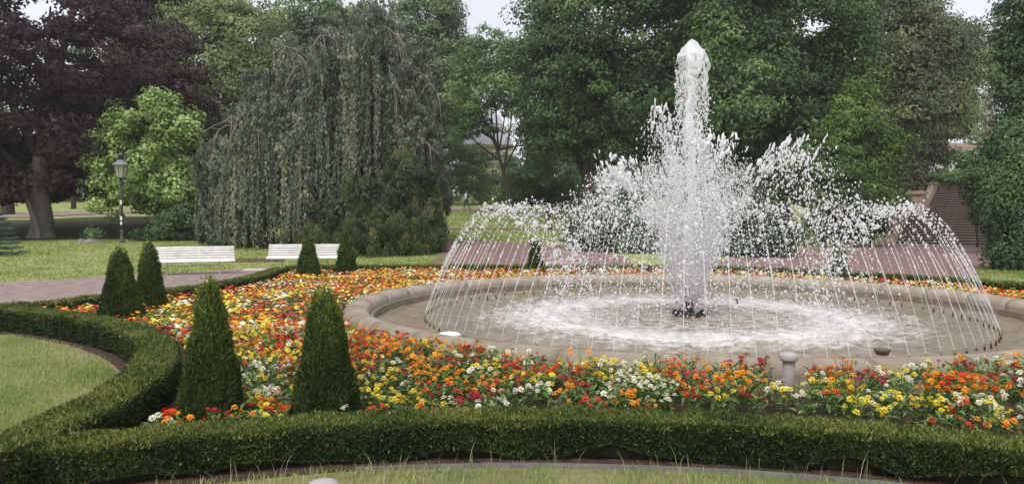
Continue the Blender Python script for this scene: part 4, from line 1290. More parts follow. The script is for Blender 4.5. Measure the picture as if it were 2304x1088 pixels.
# light green young tree
tree('tulip_tree', 'young bright light green tree behind the lamp post', foot(352, 41),
     bl([(335, 300, 70, 70), (268, 345, 46, 60), (400, 330, 50, 70), (330, 400, 100, 70), (290, 445, 62, 44, -.5), (390, 430, 64, 60, .3), (248, 405, 34, 40, -.3), (425, 290, 24, 20), (300, 235, 22, 30), (345, 225, 22, 28), (385, 245, 20, 28), (265, 270, 22, 34), (415, 265, 16, 22), (440, 275, 12, 18), (230, 320, 20, 24), (225, 400, 20, 20), (240, 460, 24, 16), (430, 400, 22, 50)], 41),
     'light_green', 330, 95, .5, .19, .16, 2.6, 'bark_dark', 8, tri=False, flat=.75, tint0=.5, up=.22, droop=.1, lumpy=.36, gap=.45)
# dark shrubs beneath it
tree('shrub', 'dark evergreen shrub below the bright green tree', foot(405, 40), bl([(395, 515, 70, 36), (440, 500, 50, 45), (350, 520, 45, 30)], 40), 'thuja', 90, 120, .5, .15, .06, .4, limbs=3, cat='shrub', tint0=.4)

# limes behind
tree('lime_tree', 'pale yellow-green lime tree behind the copper beech and weeping beech', foot(500, 63),
     bl([(470, 110, 90, 100), (560, 100, 85, 90), (520, 220, 120, 110), (420, 170, 70, 110), (580, 200, 70, 110), (450, 300, 80, 80), (400, 60, 60, 80), (520, 30, 40, 40)], 63),
     'lime', 520, 110, 1.25, .26, .35, 6, limbs=8, tint0=.5, gap=.25)
tree('maple_tree', 'mid green tree showing between copper beech and lime', foot(380, 72),
     bl([(350, 30, 70, 80), (400, -40, 90, 80), (330, 130, 60, 90)], 72), 'maple', 220, 110, 1.4, .28, .4, 8, limbs=4, tint0=.4)
# trees right of the weeping beech
tree('ash_tree', 'airy grey-green tree right of the weeping beech top', foot(980, 78),
     bl([(970, 30, 62, 60), (1000, 130, 62, 70), (930, 130, 60, 80), (1000, 220, 90, 80), (1030, 30, 26, 36)], 78),
     'grey_green', 300, 110, 1.35, .3, .35, 9, limbs=6, tint0=.5, gap=.5)
tree('young_maple', 'slim young maple with a thin leaning dark trunk on the slope', foot(1153, 64),
     bl([(1085, 150, 70, 70), (1150, 140, 55, 55), (1060, 215, 75, 55), (1175, 225, 62, 80), (1075, 285, 40, 22), (1215, 330, 36, 60), (1105, 105, 45, 36), (1230, 190, 50, 70), (1030, 290, 26, 40)], 64),
     'maple', 270, 95, 1.0, .24, .22, 6.5, 'bark_dark', 11, lean=(-1.5, 0), tint0=.45, gap=.35)
# oak
tree('oak_tree', 'big dark oak with forked trunk left of the fountain column', foot(1328, 56),
     bl([(1345, 60, 170, 140), (1250, 170, 110, 120), (1480, 80, 170, 160), (1430, 210, 160, 110), (1330, 260, 120, 70, 2), (1560, 160, 120, 140, -1), (1240, 290, 80, 60, 1), (1420, 300, 100, 70), (1205, 90, 55, 85, 2), (1400, -110, 230, 130), (1600, 300, 90, 90)], 56),
     'oak', 560, 210, 1.55, .27, .55, 4.6, 'bark_dark', 12, lean=(-.3, 0), tint0=.45)
tree('oak_tree', 'tall green tree directly behind and right of the fountain column', foot(1760, 50),
     bl([(1620, 110, 75, 110, -2), (1640, 230, 95, 80, -2), (1800, 60, 140, 120), (1750, 190, 120, 110), (1850, 170, 90, 110), (1700, -90, 200, 110), (1800, 300, 110, 90), (1690, 300, 80, 100, 1), (1720, 400, 120, 70, 1)], 50),
     'oak', 520, 210, 1.45, .25, .5, 6, 'bark_dark', 10, tint0=.48, seed=4)
tree('hornbeam', 'brighter green bushy tree right of the inner spray', foot(1890, 45),
     bl([(1915, 300, 80, 60), (1860, 360, 90, 60), (1930, 370, 70, 60), (1880, 430, 110, 45), (1930, 230, 35, 50), (1960, 440, 50, 40)], 45),
     'hornbeam', 330, 120, .75, .19, .25, 3, limbs=6, tint0=.42)
tree('larch', 'grey olive tree with drooping layered branches left of the staircase', foot(2060, 58),
     bl([(2010, 90, 90, 110), (2080, 120, 85, 90), (2040, 230, 100, 90), (2100, 235, 70, 70), (2040, 330, 66, 75), (2118, 335, 26, 22), (2000, 330, 60, 90), (2130, 70, 45, 45), (2020, -40, 100, 80), (2130, 165, 50, 50), (2000, 415, 50, 36)], 58),
     'olive', 480, 170, 1.4, .25, .4, 9, limbs=12, flat=.3, droop=.5, tint0=.42, gap=.15)
tree('birch', 'pale feathery tree behind the staircase towards the tower', foot(2125, 85),
     bl([(2175, 130, 30, 70), (2165, 250, 28, 50), (2235, 120, 30, 50)], 85), 'lime', 130, 90, 1.3, .3, .25, 9, limbs=4, tint0=.45, gap=.4)
tree('evergreen', 'tall green tree filling the right edge above the staircase', foot(2330, 36),
     bl([(2318, 150, 60, 170), (2330, 320, 80, 110), (2270, 360, 55, 45), (2222, 395, 40, 34), (2340, 20, 80, 120), (2275, 420, 70, 60)], 36),
     'thuja', 440, 140, .75, .17, .3, 4, limbs=8, tint0=.55, flat=.5)
tree('thuja', 'dense dark evergreen shrub on the right beside the plaza', foot(2290, 25.5),
     bl([(2285, 540, 58, 72), (2280, 450, 52, 70), (2330, 480, 70, 110), (2266, 580, 42, 40), (2300, 400, 50, 50), (2252, 500, 24, 60)], 25.5),
     'thuja', 420, 150, .32, .10, .08, 1.2, limbs=3, cat='shrub', tint0=.42, flat=1.3, droop=0, up=.15)
# yew shrub group in front of the weeping beech
def yew_mass():
    d0 = 33.5
    base = foot(860, d0)
    root = thing('yew_shrub', 'large dark green yew with upright feathery sprays in front of the weeping beech', 'shrub', base)
    tx = [665, 700, 745, 775, 800, 835, 870, 905, 935, 965, 990, 1006]
    ty = [505, 470, 440, 385, 372, 415, 372, 318, 330, 395, 440, 500]
    Cs, Ax, Nm, Ti = [], [], [], []
    for q in range(330):
        px = RNG.uniform(668, 1002)
        hw = max(.05, 1 - abs((px - 838) / 172) ** 2.5)
        fr = RNG.random()
        top = np.interp(px, tx, ty)
        py = top + (572 - top) * fr ** .9 * RNG.uniform(.75, 1.0) + RNG.normal(0, 8)
        dep = d0 - 3.2 * math.sqrt(hw) * (fr ** .6) * RNG.uniform(.6, 1.0)
        tip = np.array(atd(px, py, dep))
        H_ = RNG.uniform(.7, 1.2); W_ = RNG.uniform(.28, .48)
        lean = np.array([(px - 838) / 172 * .35 + RNG.normal(0, .12), -.25 * fr + RNG.normal(0, .1), 1.0]); lean /= np.linalg.norm(lean)
        k = 430
        t = RNG.random(k) ** .75
        off = RNG.normal(size=(k, 3)); off /= np.linalg.norm(off, axis=1, keepdims=True)
        rad = W_ * np.sin(np.clip(t * .9 + .08, 0, 1) * PI * .62) * (.55 + .45 * RNG.random(k))
        C = tip - lean * (t * H_)[:, None] + off * np.array([1, 1, .5]) * rad[:, None]
        Cs.append(C); Ax.append(lean + off * .55 + RNG.normal(0, .22, (k, 3))); Nm.append(off * .7 + RNG.normal(0, .35, (k, 3)) + np.array([0, -.35, .75]))
        Ti.append(np.clip(.60 + RNG.normal(0, .12) + .45 * (1 - t) - .18 + RNG.normal(0, .12, k) + (.35 if RNG.random() < .03 else 0), 0, 1))
    C = np.vstack(Cs); n = len(C)
    L = RNG.uniform(.09, .2, n)
    Vc, fc = cards(C, L, L * RNG.uniform(.28, .45, n), np.vstack(Ax), np.vstack(Nm), True)
    link('crown', mesh_np('crown', Vc - np.array(base), fc, [M['juniper']], np.concatenate(Ti)), root, kind='stuff')
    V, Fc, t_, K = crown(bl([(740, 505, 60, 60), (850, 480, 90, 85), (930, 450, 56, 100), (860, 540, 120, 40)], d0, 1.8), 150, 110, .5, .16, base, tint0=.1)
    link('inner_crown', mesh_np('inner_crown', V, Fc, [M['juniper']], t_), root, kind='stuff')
    t = np.linspace(0, 1, 6)
    link('trunk', tubes_mesh('trunk', [(np.column_stack([.1 * np.sin(t * 4), 0 * t, 2 * t - .1]), .12 * (1 - .5 * t))], [M['bark_dark']], 8), root)
yew_mass()

# shrubs and dark masses behind the fountain
def shrub(label, px, d, blobs, m='oak', n=120, per=110, cr=.6, lf=.17, name='shrub', **kw):
    return tree(name, label, foot(px, d), bl(blobs, d), m, n, per, cr, lf, .08, .6, limbs=3, cat='shrub', **kw)
shrub('dark shrub mass left of the oak trunk across the slope', 1240, 70, [(1230, 400, 70, 50), (1180, 420, 50, 38), (1270, 430, 60, 50)], 'oak', 130, 100, .9, .24)
shrub('green shrubs on the slope behind the walking person', 1080, 84, [(1060, 405, 60, 36), (1100, 422, 50, 32), (1056, 352, 40, 36), (1145, 385, 34, 46), (1092, 378, 26, 26), (1030, 380, 22, 45), (1180, 420, 40, 36)], 'maple', 140, 100, .95, .26, tint0=.3)
shrub('dark shrub group directly behind the fountain left of the column', 1420, 34, [(1340, 530, 60, 50), (1410, 515, 70, 62), (1480, 535, 66, 52), (1390, 470, 66, 46)], 'thuja', 260, 110, .6, .17, tint0=.25)
shrub('dark shrub group directly behind the fountain right of the column', 1640, 34, [(1570, 530, 70, 55), (1650, 515, 76, 66), (1735, 530, 56, 48), (1620, 455, 80, 50), (1540, 545, 60, 40)], 'thuja', 300, 110, .6, .17, tint0=.25)
shrub('rounded dark clipped bush left of the staircase foot', 1960, 46, [(1950, 505, 36, 38), (1900, 500, 40, 40), (1850, 495, 40, 45)], 'thuja', 150, 120, .38, .12, tint0=.2)
shrub('bushy green shrub under the larch left of the stairs', 2010, 52, [(1990, 452, 40, 36), (1955, 440, 40, 45)], 'hornbeam', 90, 100, .6, .17, tint0=.25)
shrub('overhanging green shrub to the right of the staircase', 2200, 44, [(2205, 425, 32, 34), (2225, 470, 28, 46), (2165, 398, 26, 12), (2188, 362, 30, 26), (2120, 398, 26, 10)], 'oak', 110, 110, .45, .15, tint0=.5)

# far rows
def far_tree(label, px, d, blobs, m, n=170, per=80, cr=1.9, lf=.42, gap=.0, name='forest_tree', **kw):
    return tree(name, label, foot(px, d), bl(blobs, d, 4.5), m, n, per, cr, lf, .4, 7, limbs=4, group='trees at the back of the park', gap=gap, **kw)
far_tree('dark tree far behind the copper beech at the left edge', -60, 95, [(-80, 250, 140, 190), (60, 300, 130, 150), (-60, 420, 140, 70), (80, 420, 110, 60)], 'oak', 260)
far_tree('dark tree in the shade behind the bright green tree', 250, 92, [(200, 380, 120, 90), (300, 300, 110, 130), (230, 200, 120, 140), (360, 420, 110, 60)], 'thuja', 260)
far_tree('dark tree behind the lime tree trunk', 450, 96, [(440, 330, 120, 130), (560, 330, 120, 140), (500, 440, 160, 50)], 'oak', 240)
far_tree('blue-green tree rising behind the weeping beech top left', 690, 88, [(690, 30, 90, 70), (740, 90, 120, 90), (650, 120, 70, 80), (620, 260, 90, 120)], 'oak', 240)
far_tree('tree behind the weeping beech top right', 830, 90, [(860, 130, 110, 110), (940, 250, 110, 130), (820, 320, 130, 130), (900, 420, 140, 60)], 'grey_green', 240)
far_tree('grey green tree above the yellow house', 1010, 104, [(1000, 160, 70, 60), (1055, 140, 45, 45), (970, 250, 50, 80), (1000, 320, 30, 50)], 'grey_green', 180, gap=.4)
far_tree('tree behind the young maple right of the yellow house', 1230, 98, [(1240, 160, 80, 120), (1280, 280, 80, 110), (1260, 390, 60, 70), (1220, 110, 45, 60)], 'maple', 230, gap=.2, tint0=.35)
far_tree('dark tree far behind the big oak', 1440, 96, [(1400, 250, 140, 140), (1500, 330, 140, 130), (1400, 430, 140, 60), (1560, 200, 120, 150)], 'oak', 280)
far_tree('dark tree far behind the tree right of the column', 1700, 92, [(1680, 300, 130, 140), (1780, 380, 130, 90), (1700, 150, 150, 150), (1650, 440, 130, 60)], 'oak', 280)
far_tree('tree far behind the larch', 1960, 95, [(1940, 200, 110, 160), (2000, 350, 110, 110), (1920, 400, 90, 70), (2050, 150, 70, 90)], 'grey_green', 240, tint0=.3)
far_tree('soft green tree beyond the tower at the right', 2270, 150, [(2290, 200, 60, 130), (2190, 300, 30, 50), (2140, 200, 50, 90), (2270, 350, 50, 60)], 'grey_green', 170, lf=.6, cr=2.4)
far_tree('green tree at the far right edge behind the evergreen', 2400, 60, [(2360, 200, 100, 200), (2420, 380, 120, 120)], 'oak', 200, cr=1.4, lf=.3)

# beech side stem as its own small tree trunk pair
b_ = foot(74, 41.6)
sm = thing('beech_sapling', 'slender grey stem growing beside the thick beech trunk', 'tree trunk', b_)
t = np.linspace(0, 1, 9)
link('trunk', tubes_mesh('trunk', [(np.column_stack([.35 - .75 * t ** .8 + .1 * np.sin(t * 6), 0 * t, 3.2 * t - .1]), .17 * (1 - .35 * t))], [M['bark']], 8), sm)
for px, d, r_, lab in ((18, 66, .45, 'dark trunk in the shade at the far left'), (166, 74, .2, 'thin dark trunk right of the beech in the shade'), (1240, 80, .3, 'thin dark trunk on the slope left of the oak'), (1235, 50, .16, 'short dark trunk just above the jet crest')):
    b_ = foot(px, d)
    o = thing('bare_tree', lab, 'tree trunk', b_)
    t = np.linspace(0, 1, 8)
    link('trunk', tubes_mesh('trunk', [(np.column_stack([.1 * np.sin(t * 5), 0 * t, (1.9 if d == 50 else 7) * t - .2]), r_ * (1 - .4 * t) * (1 + .4 * np.exp(-9 * t)))], [M['bark_dark']], 9), o)

# weeping beech
def weeping():
    d = 37.5
    base = foot(745, d)
    root = thing('weeping_beech', 'broad weeping beech with long hanging curtains of grey-green twigs', 'tree', base)
    tx = [440, 450, 500, 525, 540, 590, 625, 650, 685, 720, 750, 800, 850, 890, 915, 955, 975, 990, 1010]
    ty = [430, 310, 296, 300, 250, 175, 82, 62, 108, 66, 20, -8, -18, 12, 82, 106, 190, 300, 450]
    bx = [440, 480, 560, 650, 760, 860, 960, 1000, 1020]
    by = [525, 545, 550, 540, 500, 440, 400, 470, 500]
    V, F_, T_, items = [], [], [], []
    nb = 640
    off = 0
    Call, Lall, Axall = [], [], []
    tint = []
    for q in range(nb):
        px = RNG.uniform(447, 1004)
        hw = 1 - abs((px - 735) / 295) ** 2.2
        D = 4.6 * math.sqrt(max(hw, .04))
        yo = -D * (1 - RNG.random() ** 1.6 * 1.5)
        top = np.interp(px, tx, ty)
        frac = (yo / D)
        ptop = top + 300 * max(0, abs(frac) - .1) ** 1.5 * (.55 + .45 * math.sin(px * .043 + 1.3 * math.sin(px * .017))) + abs(RNG.normal(0, 12))
        bot = np.interp(px, bx, by) + RNG.normal(0, 14)
        ln = min(RNG.uniform(150, 380), bot - ptop)
        # curtains start at several levels
        lvl = RNG.random() ** 1.9
        y0 = ptop + lvl * max(0, (bot - ptop - ln))
        if ln < 25: continue
        dd = d + yo
        p0 = np.array(atd(px, y0, dd)); L = ln / F * dd
        ns = int(RNG.integers(4, 8))
        bt = RNG.normal(.40, .16) + .12 * math.sin(px * .05)
        oaz = RNG.normal(0, .8); oarc = RNG.uniform(.2, .75)
        for s in range(ns):
            o0 = p0 + RNG.normal(0, .075, 3) * np.array([1, 1, .6])
            Ls = L * RNG.uniform(.55, 1.08)
            k = int(Ls * 20) + 4
            t = np.sort(RNG.random(k))
            sw = RNG.normal(0, .10, 2)
            tl_ = t * Ls; ar = oarc * (1 - np.exp(-tl_ / .35)) - oarc
            C = o0 + np.column_stack([sw[0] * t + .04 * np.sin(t * 9 + s) + ar * math.sin(oaz), sw[1] * t - ar * -math.cos(oaz), -tl_ - .25 * oarc * np.exp(-tl_ / .2)])
            C += RNG.normal(0, .04, (k, 3))
            Call.append(C); tint.append(np.clip(bt + RNG.normal(0, .16, k), 0, 1))
            if s == 0 and RNG.random() < .5:
                tt = np.linspace(0, 1, 6)
                (RNG.random() < .45) and items.append((o0 + np.column_stack([sw[0] * tt, sw[1] * tt - .25 * tt * (1 - tt), -Ls * tt]), .014 * (1 - .6 * tt) + .004))
    C = np.vstack(Call); T_ = np.concatenate(tint)
    n = len(C)
    ax = unit(rdir(n) * .6 + np.array([0, 0, -1.0]))
    L = RNG.uniform(.11, .2, n)
    Vc, fc = cards(C, L, L * RNG.uniform(.45, .65, n), ax, unit(rdir(n) * .7 + np.array([0, -.75, .5])), True)
    link('crown', mesh_np('crown', Vc - np.array(base), fc, [M['weeping']], T_), root, kind='stuff')
    link('hanging_twigs', tubes_mesh('hanging_twigs', [(P_ - np.array(base), R_ * .8) for P_, R_ in items], [M['twig']], 4), root, kind='stuff')
    # trunk and arching limbs
    t = np.linspace(0, 1, 9)
    link('trunk', tubes_mesh('trunk', [(np.column_stack([.3 * np.sin(t * 3), 0 * t, 9.5 * t - .2]), .5 * (1 - .6 * t))], [M['bark']], 10), root)
    for (x0, y0, x1, y1, x2, y2, dy) in ((760, 330, 600, 200, 455, 300, -2.5), (770, 250, 660, 40, 610, 130, -2), (770, 200, 850, -30, 905, 110, -2.5), (780, 260, 930, 70, 990, 230, -2.5), (850, 360, 950, 270, 985, 350, -4),
                                         (720, 300, 560, 260, 480, 292, -3.5), (780, 150, 740, 20, 690, 130, -3), (800, 180, 800, -10, 815, 190, -4), (700, 260, 690, 120, 650, 100, -4), (840, 220, 880, 60, 890, 260, -4.4), (640, 300, 600, 170, 570, 330, -4), (560, 420, 500, 400, 470, 470, -3.5)):
        s = np.linspace(0, 1, 14)[:, None]
        a, b, c = (np.array(atd(x0, y0, d + dy * .2)), np.array(atd(x1, y1, d + dy * .8)), np.array(atd(x2, y2, d + dy)))
        Pl = (1 - s) ** 2 * a + 2 * s * (1 - s) * b + s ** 2 * c - np.array(base)
        Pl += RNG.normal(0, .04, Pl.shape)
        it = [(Pl, .055 * (1 - .75 * s[:, 0]))]
        for q in range(5):
            i0 = int(RNG.integers(5, 13)); p = Pl[i0]; dr = RNG.normal(0, .5, 3)
            tt = np.linspace(0, 1, 7)[:, None]
            it.append((p + dr * tt * np.array([1, 1, .2]) + np.array([0, 0, -1.4]) * tt ** 2, .03 * (1 - .7 * tt[:, 0])))
        link('limb', tubes_mesh('limb', it, [M['twig']], 6), root)
    # shaded interior foliage
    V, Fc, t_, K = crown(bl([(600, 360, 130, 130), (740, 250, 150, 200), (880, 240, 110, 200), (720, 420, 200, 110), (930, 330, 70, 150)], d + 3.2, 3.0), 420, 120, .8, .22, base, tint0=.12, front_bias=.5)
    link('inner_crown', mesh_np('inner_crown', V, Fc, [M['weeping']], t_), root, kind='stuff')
weeping()

# blue spruce at the left edge
b_ = foot(-14, 31.5)
sp_ = thing('blue_spruce', 'small blue-green spruce cut off by the left edge', 'tree', b_)
H = 2.35
mb = MB(); mb.tube([(0, 0, -.1), (0, 0, H)], [.07, .01], 8); link('trunk', mb.mesh('trunk', [M['bark_dark']]), sp_)
Cs, As, Ns = [], [], []
for tier in range(11):
    z0 = .15 + tier * .2; rt = 1.15 * (1 - tier / 11.5)
    nb = 13
    for k in range(nb):
        a = 2 * PI * k / nb + tier * .7 + random.uniform(-.15, .15)
        t = RNG.random(150) ** .8
        dirv = np.array([math.cos(a), math.sin(a), 0])
        C = dirv * (t * rt)[:, None] + np.array([0, 0, 1]) * (z0 - .18 * t + .16 * t ** 3)[:, None] + RNG.normal(0, .035, (150, 3)) * np.array([1, 1, .6])
        Cs.append(C); As.append(np.repeat(dirv[None], 150, 0) + RNG.normal(0, .5, (150, 3)) + np.array([0, 0, .25]))
C = np.vstack(Cs); A = np.vstack(As); n = len(C)
Vc, fc = cards(C, RNG.uniform(.06, .13, n), RNG.uniform(.015, .03, n), A, rdir(n), True)
link('crown', mesh_np('crown', Vc, fc, [M['spruce']], np.clip(.5 + RNG.normal(0, .25, n), 0, 1)), sp_, kind='stuff')

# ------------------------------------------------------------------ staircase
b0 = at(2163, 551)
ST_ANG = math.radians(40)
ST = thing('staircase', 'long reddish brown stone staircase climbing from the plaza', 'staircase', b0, -ST_ANG)
M['nosing'] = noise_mat('pale_step_edge', [(.3, (.16, .12, .105)), (.6, (.24, .185, .165)), (.8, (.32, .255, .235))], 2.5, .85, 30, .3)  # step tops and edges, paler than the risers
def step_mesh(hw, dep, hgt):
    mb = MB(); mb.box((0, dep / 2, -.55), (2 * hw, dep, 1.1)); mb.cur = 1; mb.box((0, dep / 2 - .02, .022), (2 * hw + .02, dep + .04, .05))
    return mb.mesh('step', [M['stair'], M['nosing']])
lo_m, hi_m = step_mesh(3.7, .36, .165), step_mesh(3.2, .36, .165)
n_lo, n_hi, rise_, tread = 13, 15, .168, .34
for k in range(n_lo):
    link('step', lo_m, ST, (0, k * tread, (k + 1) * rise_ - .04))
y1, z1 = n_lo * tread, n_lo * rise_
mb = MB(); mb.box((0, .85, -.5), (7.4, 1.7, 1.0)); mb.box((0, .83, .01), (7.42, 1.7, .03)); link('landing', mb.mesh('landing', [M['sandstone']]), ST, (0, y1, z1 - .03))
for k in range(n_hi):
    link('step', hi_m, ST, (0, y1 + 1.7 + k * tread, z1 + (k + 1) * rise_ - .04))
zt_ = z1 + n_hi * rise_; yt_ = y1 + 1.7 + n_hi * tread
mb = MB(); mb.box((0, 6, -.3), (9, 12, .6)); link('top_landing', mb.mesh('top_landing', [M['stair']]), ST, (0, yt_, zt_ - .02))
def pillar(x, y, z, h, w=.85):
    mb = MB(); mb.box((0, 0, h / 2 - .6), (w, w, h + 1.2)); mb.box((0, 0, .12), (w + .14, w + .14, .24)); mb.box((0, 0, h + .05), (w + .22, w + .22, .16)); mb.box((0, 0, h + .17), (w + .08, w + .08, .09))
    link('pillar', mb.mesh('pillar', [M['sandstone']]), ST, (x, y, z))
pillar(-4.15, -.2, 0, 1.35, .75); pillar(4.15, -.2, 0, 1.35, .75)
pillar(-3.75, y1 + 1.1, z1, 1.15, 1.0); pillar(3.75, y1 + 1.1, z1, 1.15, 1.0)
pillar(-4.9, y1 + .6, z1, 1.35, .5)
for sx in (-1, 1):
    for (xa, ya, za, yb, zb, h_) in ((3.98, .1, 0.0, y1 + .6, z1, .75), (3.42, y1 + 1.6, z1, yt_, zt_, .7)):
        mb = MB(); x0, x1 = sx * xa - .2, sx * xa + .2
        V = [(x0, ya, za - 1), (x1, ya, za - 1), (x1, yb, za - 1), (x0, yb, za - 1), (x0, ya, za + h_), (x1, ya, za + h_), (x1, yb, zb + h_), (x0, yb, zb + h_)]
        mb.add(V, [(0, 3, 2, 1), (4, 5, 6, 7), (0, 1, 5, 4), (1, 2, 6, 5), (2, 3, 7, 6), (3, 0, 4, 7)])
        link('side_wall', mb.mesh('side_wall', [M['sandstone']]), ST)

# ------------------------------------------------------------------ buildings
def building(name, label, px, d, wpx, ytop, ybot, wallm, roofm, roof_h, depth, wins, winm, cat='building', rot=0, cols=3):
    s = d / F
    base = atd(px, ybot, d)
    W = wpx * s; H = (ybot - ytop) * s
    g = float(terr(base[0], d)) - 1
    root = thing(name, label, cat, (base[0], d, g), rot)
    zb = base[2] - g
    tot = zb + H
    mb = MB(); mb.box((0, depth / 2, tot / 2), (W, depth, tot)); wl = link('wall', mb.mesh('wall', [wallm]), root)
    mb = MB(); mb.box((0, depth / 2, tot + .12), (W + .5, depth + .5, .24)); link('cornice', mb.mesh('cornice', [M['white_wall']]), root)
    if roof_h:
        rh = roof_h * s; o_ = .45; t = tot + .24
        V = [(-W / 2 - o_, -o_, t), (W / 2 + o_, -o_, t), (W / 2 + o_, depth + o_, t), (-W / 2 - o_, depth + o_, t), (-W / 2 + W * .22, depth * .45, t + rh), (W / 2 - W * .22, depth * .45, t + rh), (W / 2 - W * .22, depth * .55, t + rh), (-W / 2 + W * .22, depth * .55, t + rh)]
        mb = MB(); mb.add(V, [(0, 3, 2, 1), (4, 5, 6, 7), (0, 1, 5, 4), (1, 2, 6, 5), (2, 3, 7, 6), (3, 0, 4, 7)]); link('roof', mb.mesh('roof', [roofm]), root)
    for (wx, wy, ww, wh) in wins:
        p = atd(wx, wy, d)
        mb = MB(); w_, h_ = ww * s, wh * s
        for bx_, bz_, bw_, bh_ in ((0, h_ / 2 + .09, w_ + .36, .18), (0, -h_ / 2 - .09, w_ + .36, .18), (-w_ / 2 - .09, 0, .18, h_), (w_ / 2 + .09, 0, .18, h_), (0, 0, .07, h_), (0, h_ * .15, w_, .07)):
            mb.box((bx_, -.06, bz_), (bw_, .12, bh_))
        fr = link('window', mb.mesh('window', [M['white_wall']]), root, (p[0] - base[0], 0, p[2] - g))
        mb = MB(); mb.box((0, -.02, 0), (w_, .03, h_)); link('pane', mb.mesh('pane', [winm]), fr)
    return root
building('house', 'yellow house with a grey roof glimpsed through the trees behind the walker', 1090, 112, 116, 330, 440, M['yellow_wall'], M['grey_roof'], 75, 9,
         [(1112, 352, 13, 20), (1085, 352, 13, 20), (1060, 352, 13, 20), (1112, 392, 13, 20), (1138, 352, 10, 20)], M['window_red'])
building('house', 'white building with a red roof at the top of the staircase', 2150, 98, 130, 338, 430, M['white_wall'], M['red_roof'], 18, 8,
         [(2108, 392, 10, 16), (2135, 372, 10, 16), (2160, 372, 10, 16), (2160, 395, 10, 16), (2185, 372, 10, 16)], M['window_dark'])
# gothic tower
d = 138
b_ = atd(2222, 420, d); s = d / F
tw = thing('church_tower', 'narrow weathered gothic stone tower between the trees at the right', 'tower', (b_[0], d, float(terr(b_[0], d)) - 1))
g = tw.location.z
ztop = atd(2222, 210, d)[2] - g
R8 = 14.5 * s
mb = MB(); mb.lathe([(R8 * 1.12, 0), (R8 * 1.12, ztop - 92 * s), (R8 * 1.25, ztop - 90 * s), (R8, ztop - 84 * s), (R8, ztop - 52 * s), (R8 * 1.14, ztop - 50 * s), (R8 * 1.14, ztop - 46 * s), (R8 * .97, ztop - 43 * s), (R8 * .97, ztop - 13 * s), (R8 * 1.12, ztop - 11 * s), (R8 * 1.12, ztop - 6 * s)], 8)
link('shaft', mb.mesh('shaft', [M['tower']]), tw)
for k in range(8):
    a = PI / 8 + k * PI / 4
    ap = R8 * .97 * math.cos(PI / 8)
    for zc_ in (ztop - 29 * s, ztop - 66 * s):
        mb = MB(); hw_, hh_ = R8 * .2, 10 * s
        V = [(0, -hw_, -hh_), (0, hw_, -hh_), (0, hw_, hh_ * .5), (0, 0, hh_), (0, -hw_, hh_ * .5)]
        V2 = [(.12, y, z) for _, y, z in V]
        mb.add(V + V2, [(0, 4, 3, 2, 1), (5, 6, 7, 8, 9)] + [(q, (q + 1) % 5, 5 + (q + 1) % 5, 5 + q) for q in range(5)])
        link('lancet_window', mb.mesh('lancet_window', [M['window_dark']]), tw, (ap * math.cos(a), ap * math.sin(a), zc_), (0, 0, a))
for k in range(16):
    a = 2 * PI * k / 16
    mb = MB(); mb.box((0, 0, 0), (R8 * .18, R8 * .24, 6 * s)); link('merlon', mb.mesh('merlon', [M['tower']]), tw, (R8 * 1.0 * math.cos(a), R8 * 1.0 * math.sin(a), ztop - 3.2 * s), (0, 0, a))

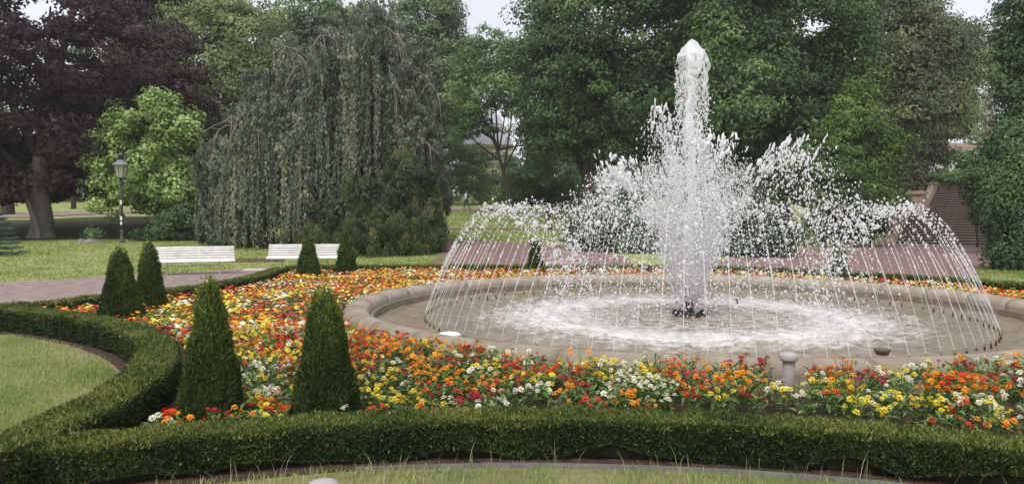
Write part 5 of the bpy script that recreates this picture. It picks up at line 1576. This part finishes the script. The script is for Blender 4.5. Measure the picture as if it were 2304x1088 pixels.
# ------------------------------------------------------------------ walking person
def person(px, py, label):
    b = at(px, py)
    root = thing('person', label, 'person', b, math.radians(55))
    def skin(name, pts, edges, rad, m, lvl=1):
        me = bpy.data.meshes.new(name); me.from_pydata(pts, edges, [])
        o = link(name, me, root)
        o.modifiers.new('skin', 'SKIN')
        for v_, r in zip(me.skin_vertices[0].data if me.skin_vertices else [], rad): v_.radius = (r, r)
        if not me.skin_vertices:
            me.attributes
        s_ = o.modifiers.new('sub', 'SUBSURF'); s_.levels = lvl; s_.render_levels = lvl
        me.materials.append(m)
        return o
    pts = [(0, 0, .95), (0, 0, 1.15), (0, .01, 1.38), (0, .01, 1.50), (0, .03, 1.56), (0, .04, 1.66), (0, .04, 1.74),
           (-.19, 0, 1.40), (-.23, -.10, 1.14), (-.21, .06, .92), (.19, 0, 1.40), (.23, .12, 1.15), (.20, .26, .98),
           (-.10, 0, .90), (-.11, .20, .52), (-.10, .22, .09), (-.10, .36, .04), (.10, 0, .90), (.11, -.06, .50), (.10, -.30, .14), (.10, -.22, .04)]
    ed = [(0, 1), (1, 2), (2, 3), (3, 4), (4, 5), (5, 6), (2, 7), (7, 8), (8, 9), (2, 10), (10, 11), (11, 12), (0, 13), (13, 14), (14, 15), (15, 16), (0, 17), (17, 18), (18, 19), (19, 20)]
    rad = [.15, .15, .15, .06, .06, .10, .07, .075, .05, .04, .075, .05, .04, .10, .07, .05, .04, .10, .07, .05, .04]
    me = bpy.data.meshes.new('body'); me.from_pydata(pts, ed, [])
    o = link('body', me, root)
    md = o.modifiers.new('skin', 'SKIN')
    me.update()
    if not me.skin_vertices:
        bpy.context.view_layer.objects.active = o
    for v_, r in zip(me.skin_vertices[0].data, rad): v_.radius = (r, r)
    me.skin_vertices[0].data[0].use_root = True
    sb_ = o.modifiers.new('sub', 'SUBSURF'); sb_.levels = 1; sb_.render_levels = 1
    # clothing colours by height on the body itself: trousers, shirt, skin and hair
    m, nt, b_ = mat('walker_clothes')
    tc = nt.nodes.new('ShaderNodeTexCoord'); sx = nt.nodes.new('ShaderNodeSeparateXYZ'); nt.links.new(tc.outputs['Object'], sx.inputs[0])
    mp = nt.nodes.new('ShaderNodeMapRange'); mp.inputs['From Max'].default_value = 1.8; nt.links.new(sx.outputs['Z'], mp.inputs['Value'])
    r = ramp(nt, [(0, (.03, .03, .03)), (.05, (.045, .055, .085)), (.54, (.74, .74, .76)), (.835, (.45, .28, .2)), (.93, (.04, .03, .025))]); r.color_ramp.interpolation = 'CONSTANT'
    nt.links.new(mp.outputs[0], r.inputs[0]); nt.links.new(r.outputs[0], b_.inputs['Base Color']); b_.inputs['Roughness'].default_value = .9
    me.materials.append(m)
    mb = MB(); mb.box((.0, -.17, 1.25), (.28, .12, .40)); link('backpack', mb.mesh('backpack', [M['window_dark']]), root)
person(1050, 472, 'walker in a white shirt and dark trousers crossing the far slope')
